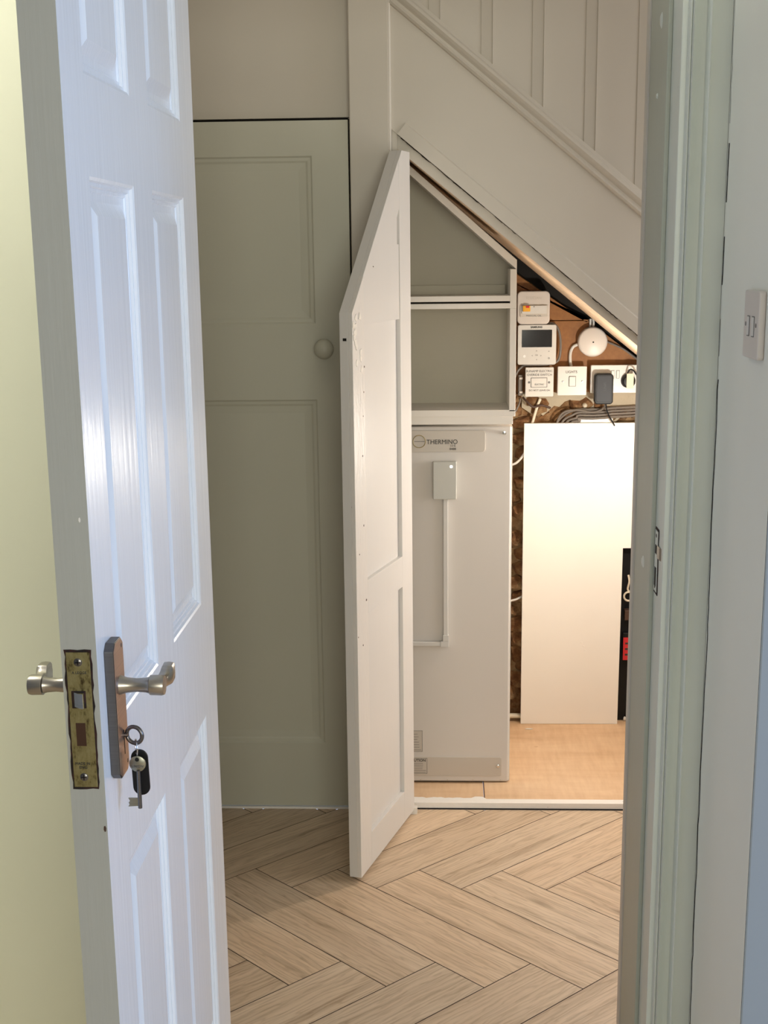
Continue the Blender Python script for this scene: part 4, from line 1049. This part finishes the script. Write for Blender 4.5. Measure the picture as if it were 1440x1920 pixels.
# black tag
ta = PY(261, 1421, KY+0.002); tb = PY(266, 1482, KY+0.002)
cap = []
d_ = Vector((tb.x-ta.x, 0, tb.z-ta.z)).normalized(); s_ = Vector((-d_.z, 0, d_.x)); rad = 0.0098
ca_ = Vector((ta.x, 0, ta.z)); cb_ = Vector((tb.x, 0, tb.z)) - d_*0.004
for k in range(13):
    a = math.pi*k/12; cap.append(ca_ + s_*(rad*math.cos(a)) - d_*(rad*math.sin(a)))
for k in range(13):
    a = math.pi*k/12; cap.append(cb_ - s_*(rad*math.cos(a)) + d_*(rad*math.sin(a)))
MB().prism([(p.x, KY+0.002, p.z) for p in cap], (0, 0.003, 0)).build('tag_fob', M['black'], kb, 0.0006)
# hanging mortice key
kh = PY(258, 1432, KY-0.003)
MB().lathe((kh.x, KY-0.0015, kh.z), (0, -1, 0), [(0, 0.0095), (0.0022, 0.0095), (0.0026, 0.0088)], 32).build('key_head', M['key_steel'], kb, smooth=True)
MB().lathe((kh.x-0.0002, KY-0.0042, kh.z+0.0055), (0, -1, 0), [(0, 0.0024), (0.0003, 0.0024)], 14).build('key_hole', M['black'], kb)
text('lettering', 'UNION', 0.0042, (kh.x, KY-0.0044, kh.z-0.003), M['grey_print'], kb)
ke = PY(263, 1515, KY-0.003)
MB().tube([(kh.x+0.0006, KY-0.003, kh.z-0.008), ((kh.x+ke.x)/2+0.0003, KY-0.003, (kh.z+ke.z)/2), (ke.x, KY-0.003, ke.z)], 0.0024, 12).build('key_stem', M['steel'], kb, smooth=True)
bx, bz = ke.x, ke.z+0.003
MB().prism([(bx, KY-0.004, bz), (bx-0.0135, KY-0.004, bz-0.0008), (bx-0.0120, KY-0.004, bz+0.002), (bx-0.0130, KY-0.004, bz+0.004), (bx-0.0112, KY-0.004, bz+0.006), (bx-0.0130, KY-0.004, bz+0.0095), (bx, KY-0.004, bz+0.0095)], (0, 0.002, 0)).build('key_bit', M['key_steel'], kb)

# strike plate on the lining
s1_ = PX(1229, 985, 0.333); s2_ = PX(1226, 1108, 0.333)
sp = empty('strike_plate', (0.332, 2.13, s2_.z), 'painted-over metal strike plate on the right door lining', 'strike plate')
zt_, zb_ = 1.040, 0.915
rr = random.Random(4)
zt_ = s1_.z; zb_ = s2_.z
ys0, ys1 = 2.112, 2.146
outl = [(ys0+rr.uniform(-.002, .002), zb_+(zt_-zb_)*k/10) for k in range(11)]+[(ys1+rr.uniform(-.001, .001), zt_-(zt_-zb_)*k/10) for k in range(11)]
MB().prism([(0.3332, y, z_) for y, z_ in outl], (-0.0006, 0, 0)).build('chipped_edge', M['recess'], sp)
MB().box((0.3316, ys0+0.005, zb_+0.004), (0.3328, ys1-0.004, zt_-0.004)).build('plate', M['jamb'], sp, 0.0006)
zm = (zt_+zb_)/2
MB().box((0.3312, ys0+0.010, zm-0.040), (0.3317, ys1-0.010, zm-0.010)).build('bolt_hole', M['dark'], sp)
MB().box((0.3312, ys0+0.010, zm+0.012), (0.3317, ys1-0.010, zm+0.026)).build('latch_hole', M['dark'], sp)
MB().prism([(0.3312, ys0+0.006, zm+0.008), (0.3312, ys0-0.016, zm+0.008), (0.3335, ys0-0.026, zm+0.008), (0.3350, ys0-0.026, zm+0.008), (0.334, ys0-0.010, zm+0.008), (0.3330, ys0+0.006, zm+0.008)], (0, 0, 0.020)).build('lip', M['nickel'], sp, 0.0008)
for zz in (zb_+0.012, zt_-0.012):
    MB().lathe((0.3318, (ys0+ys1)/2, zz), (-1, 0, 0), [(0, 0.0036), (0.0006, 0.003), (0.0008, 0)], 12).build('screw', M['recess'], sp)

# two-gang light switch on the side wall
wsz = PX(1415, 594, 0.390)
ls = empty('light_switch', (XS, 1.793, 1.3605-0.043), 'cream-edged two-gang light switch on the wall right of the doorway', 'light switch')
zc_ = 1.3605
m = MB(); m.prism([(XS-0.0092, y, z_) for y, z_ in rrect(1.793, zc_, 0.086, 0.086, 0.004)], (0.0092, 0, 0)); m.build('face_plate', M['plastic_warm'], ls, 0.0025, seg=3)
for yy in (1.779, 1.806):
    m = MB(); m.prism([(XS-0.0098, y, z_) for y, z_ in rrect(yy, zc_-0.002, 0.0135, 0.026, 0.001)], (0.0008, 0, 0)); m.build('rocker_gap', M['grey_print'], ls)
    m = MB(); m.prism([(XS-0.0105, yy-0.006, zc_-0.014), (XS-0.0105, yy+0.006, zc_-0.014), (XS-0.0105, yy+0.006, zc_+0.010), (XS-0.0105, yy-0.006, zc_+0.010)], (0.002, 0, 0)); m.build('rocker', M['plastic'], ls, 0.0008)
for yy in (1.7625, 1.8225):
    MB().lathe((XS-0.0093, yy, zc_), (-1, 0, 0), [(0, 0.003), (0.0006, 0.0026), (0.0008, 0)], 12).build('screw', M['steel'], ls)

# lamp holder for the under-stairs light, fixed to the batten beyond the doorway's line of sight
lx = 0.53; lz = ext(c0, c1, lx).z
uh = empty('batten_lamp', (0.56, 3.52, lz-0.03), 'small lamp holder under the stair batten, behind the doorway edge', 'lamp')
MB().lathe((lx+0.03, 3.515, lz-0.0245), (0.5, 0.0, 0.86), [(0, 0.019), (0.012, 0.021), (0.013, 0.021)], 20).build('lamp_base', M['plastic'], uh, smooth=True)
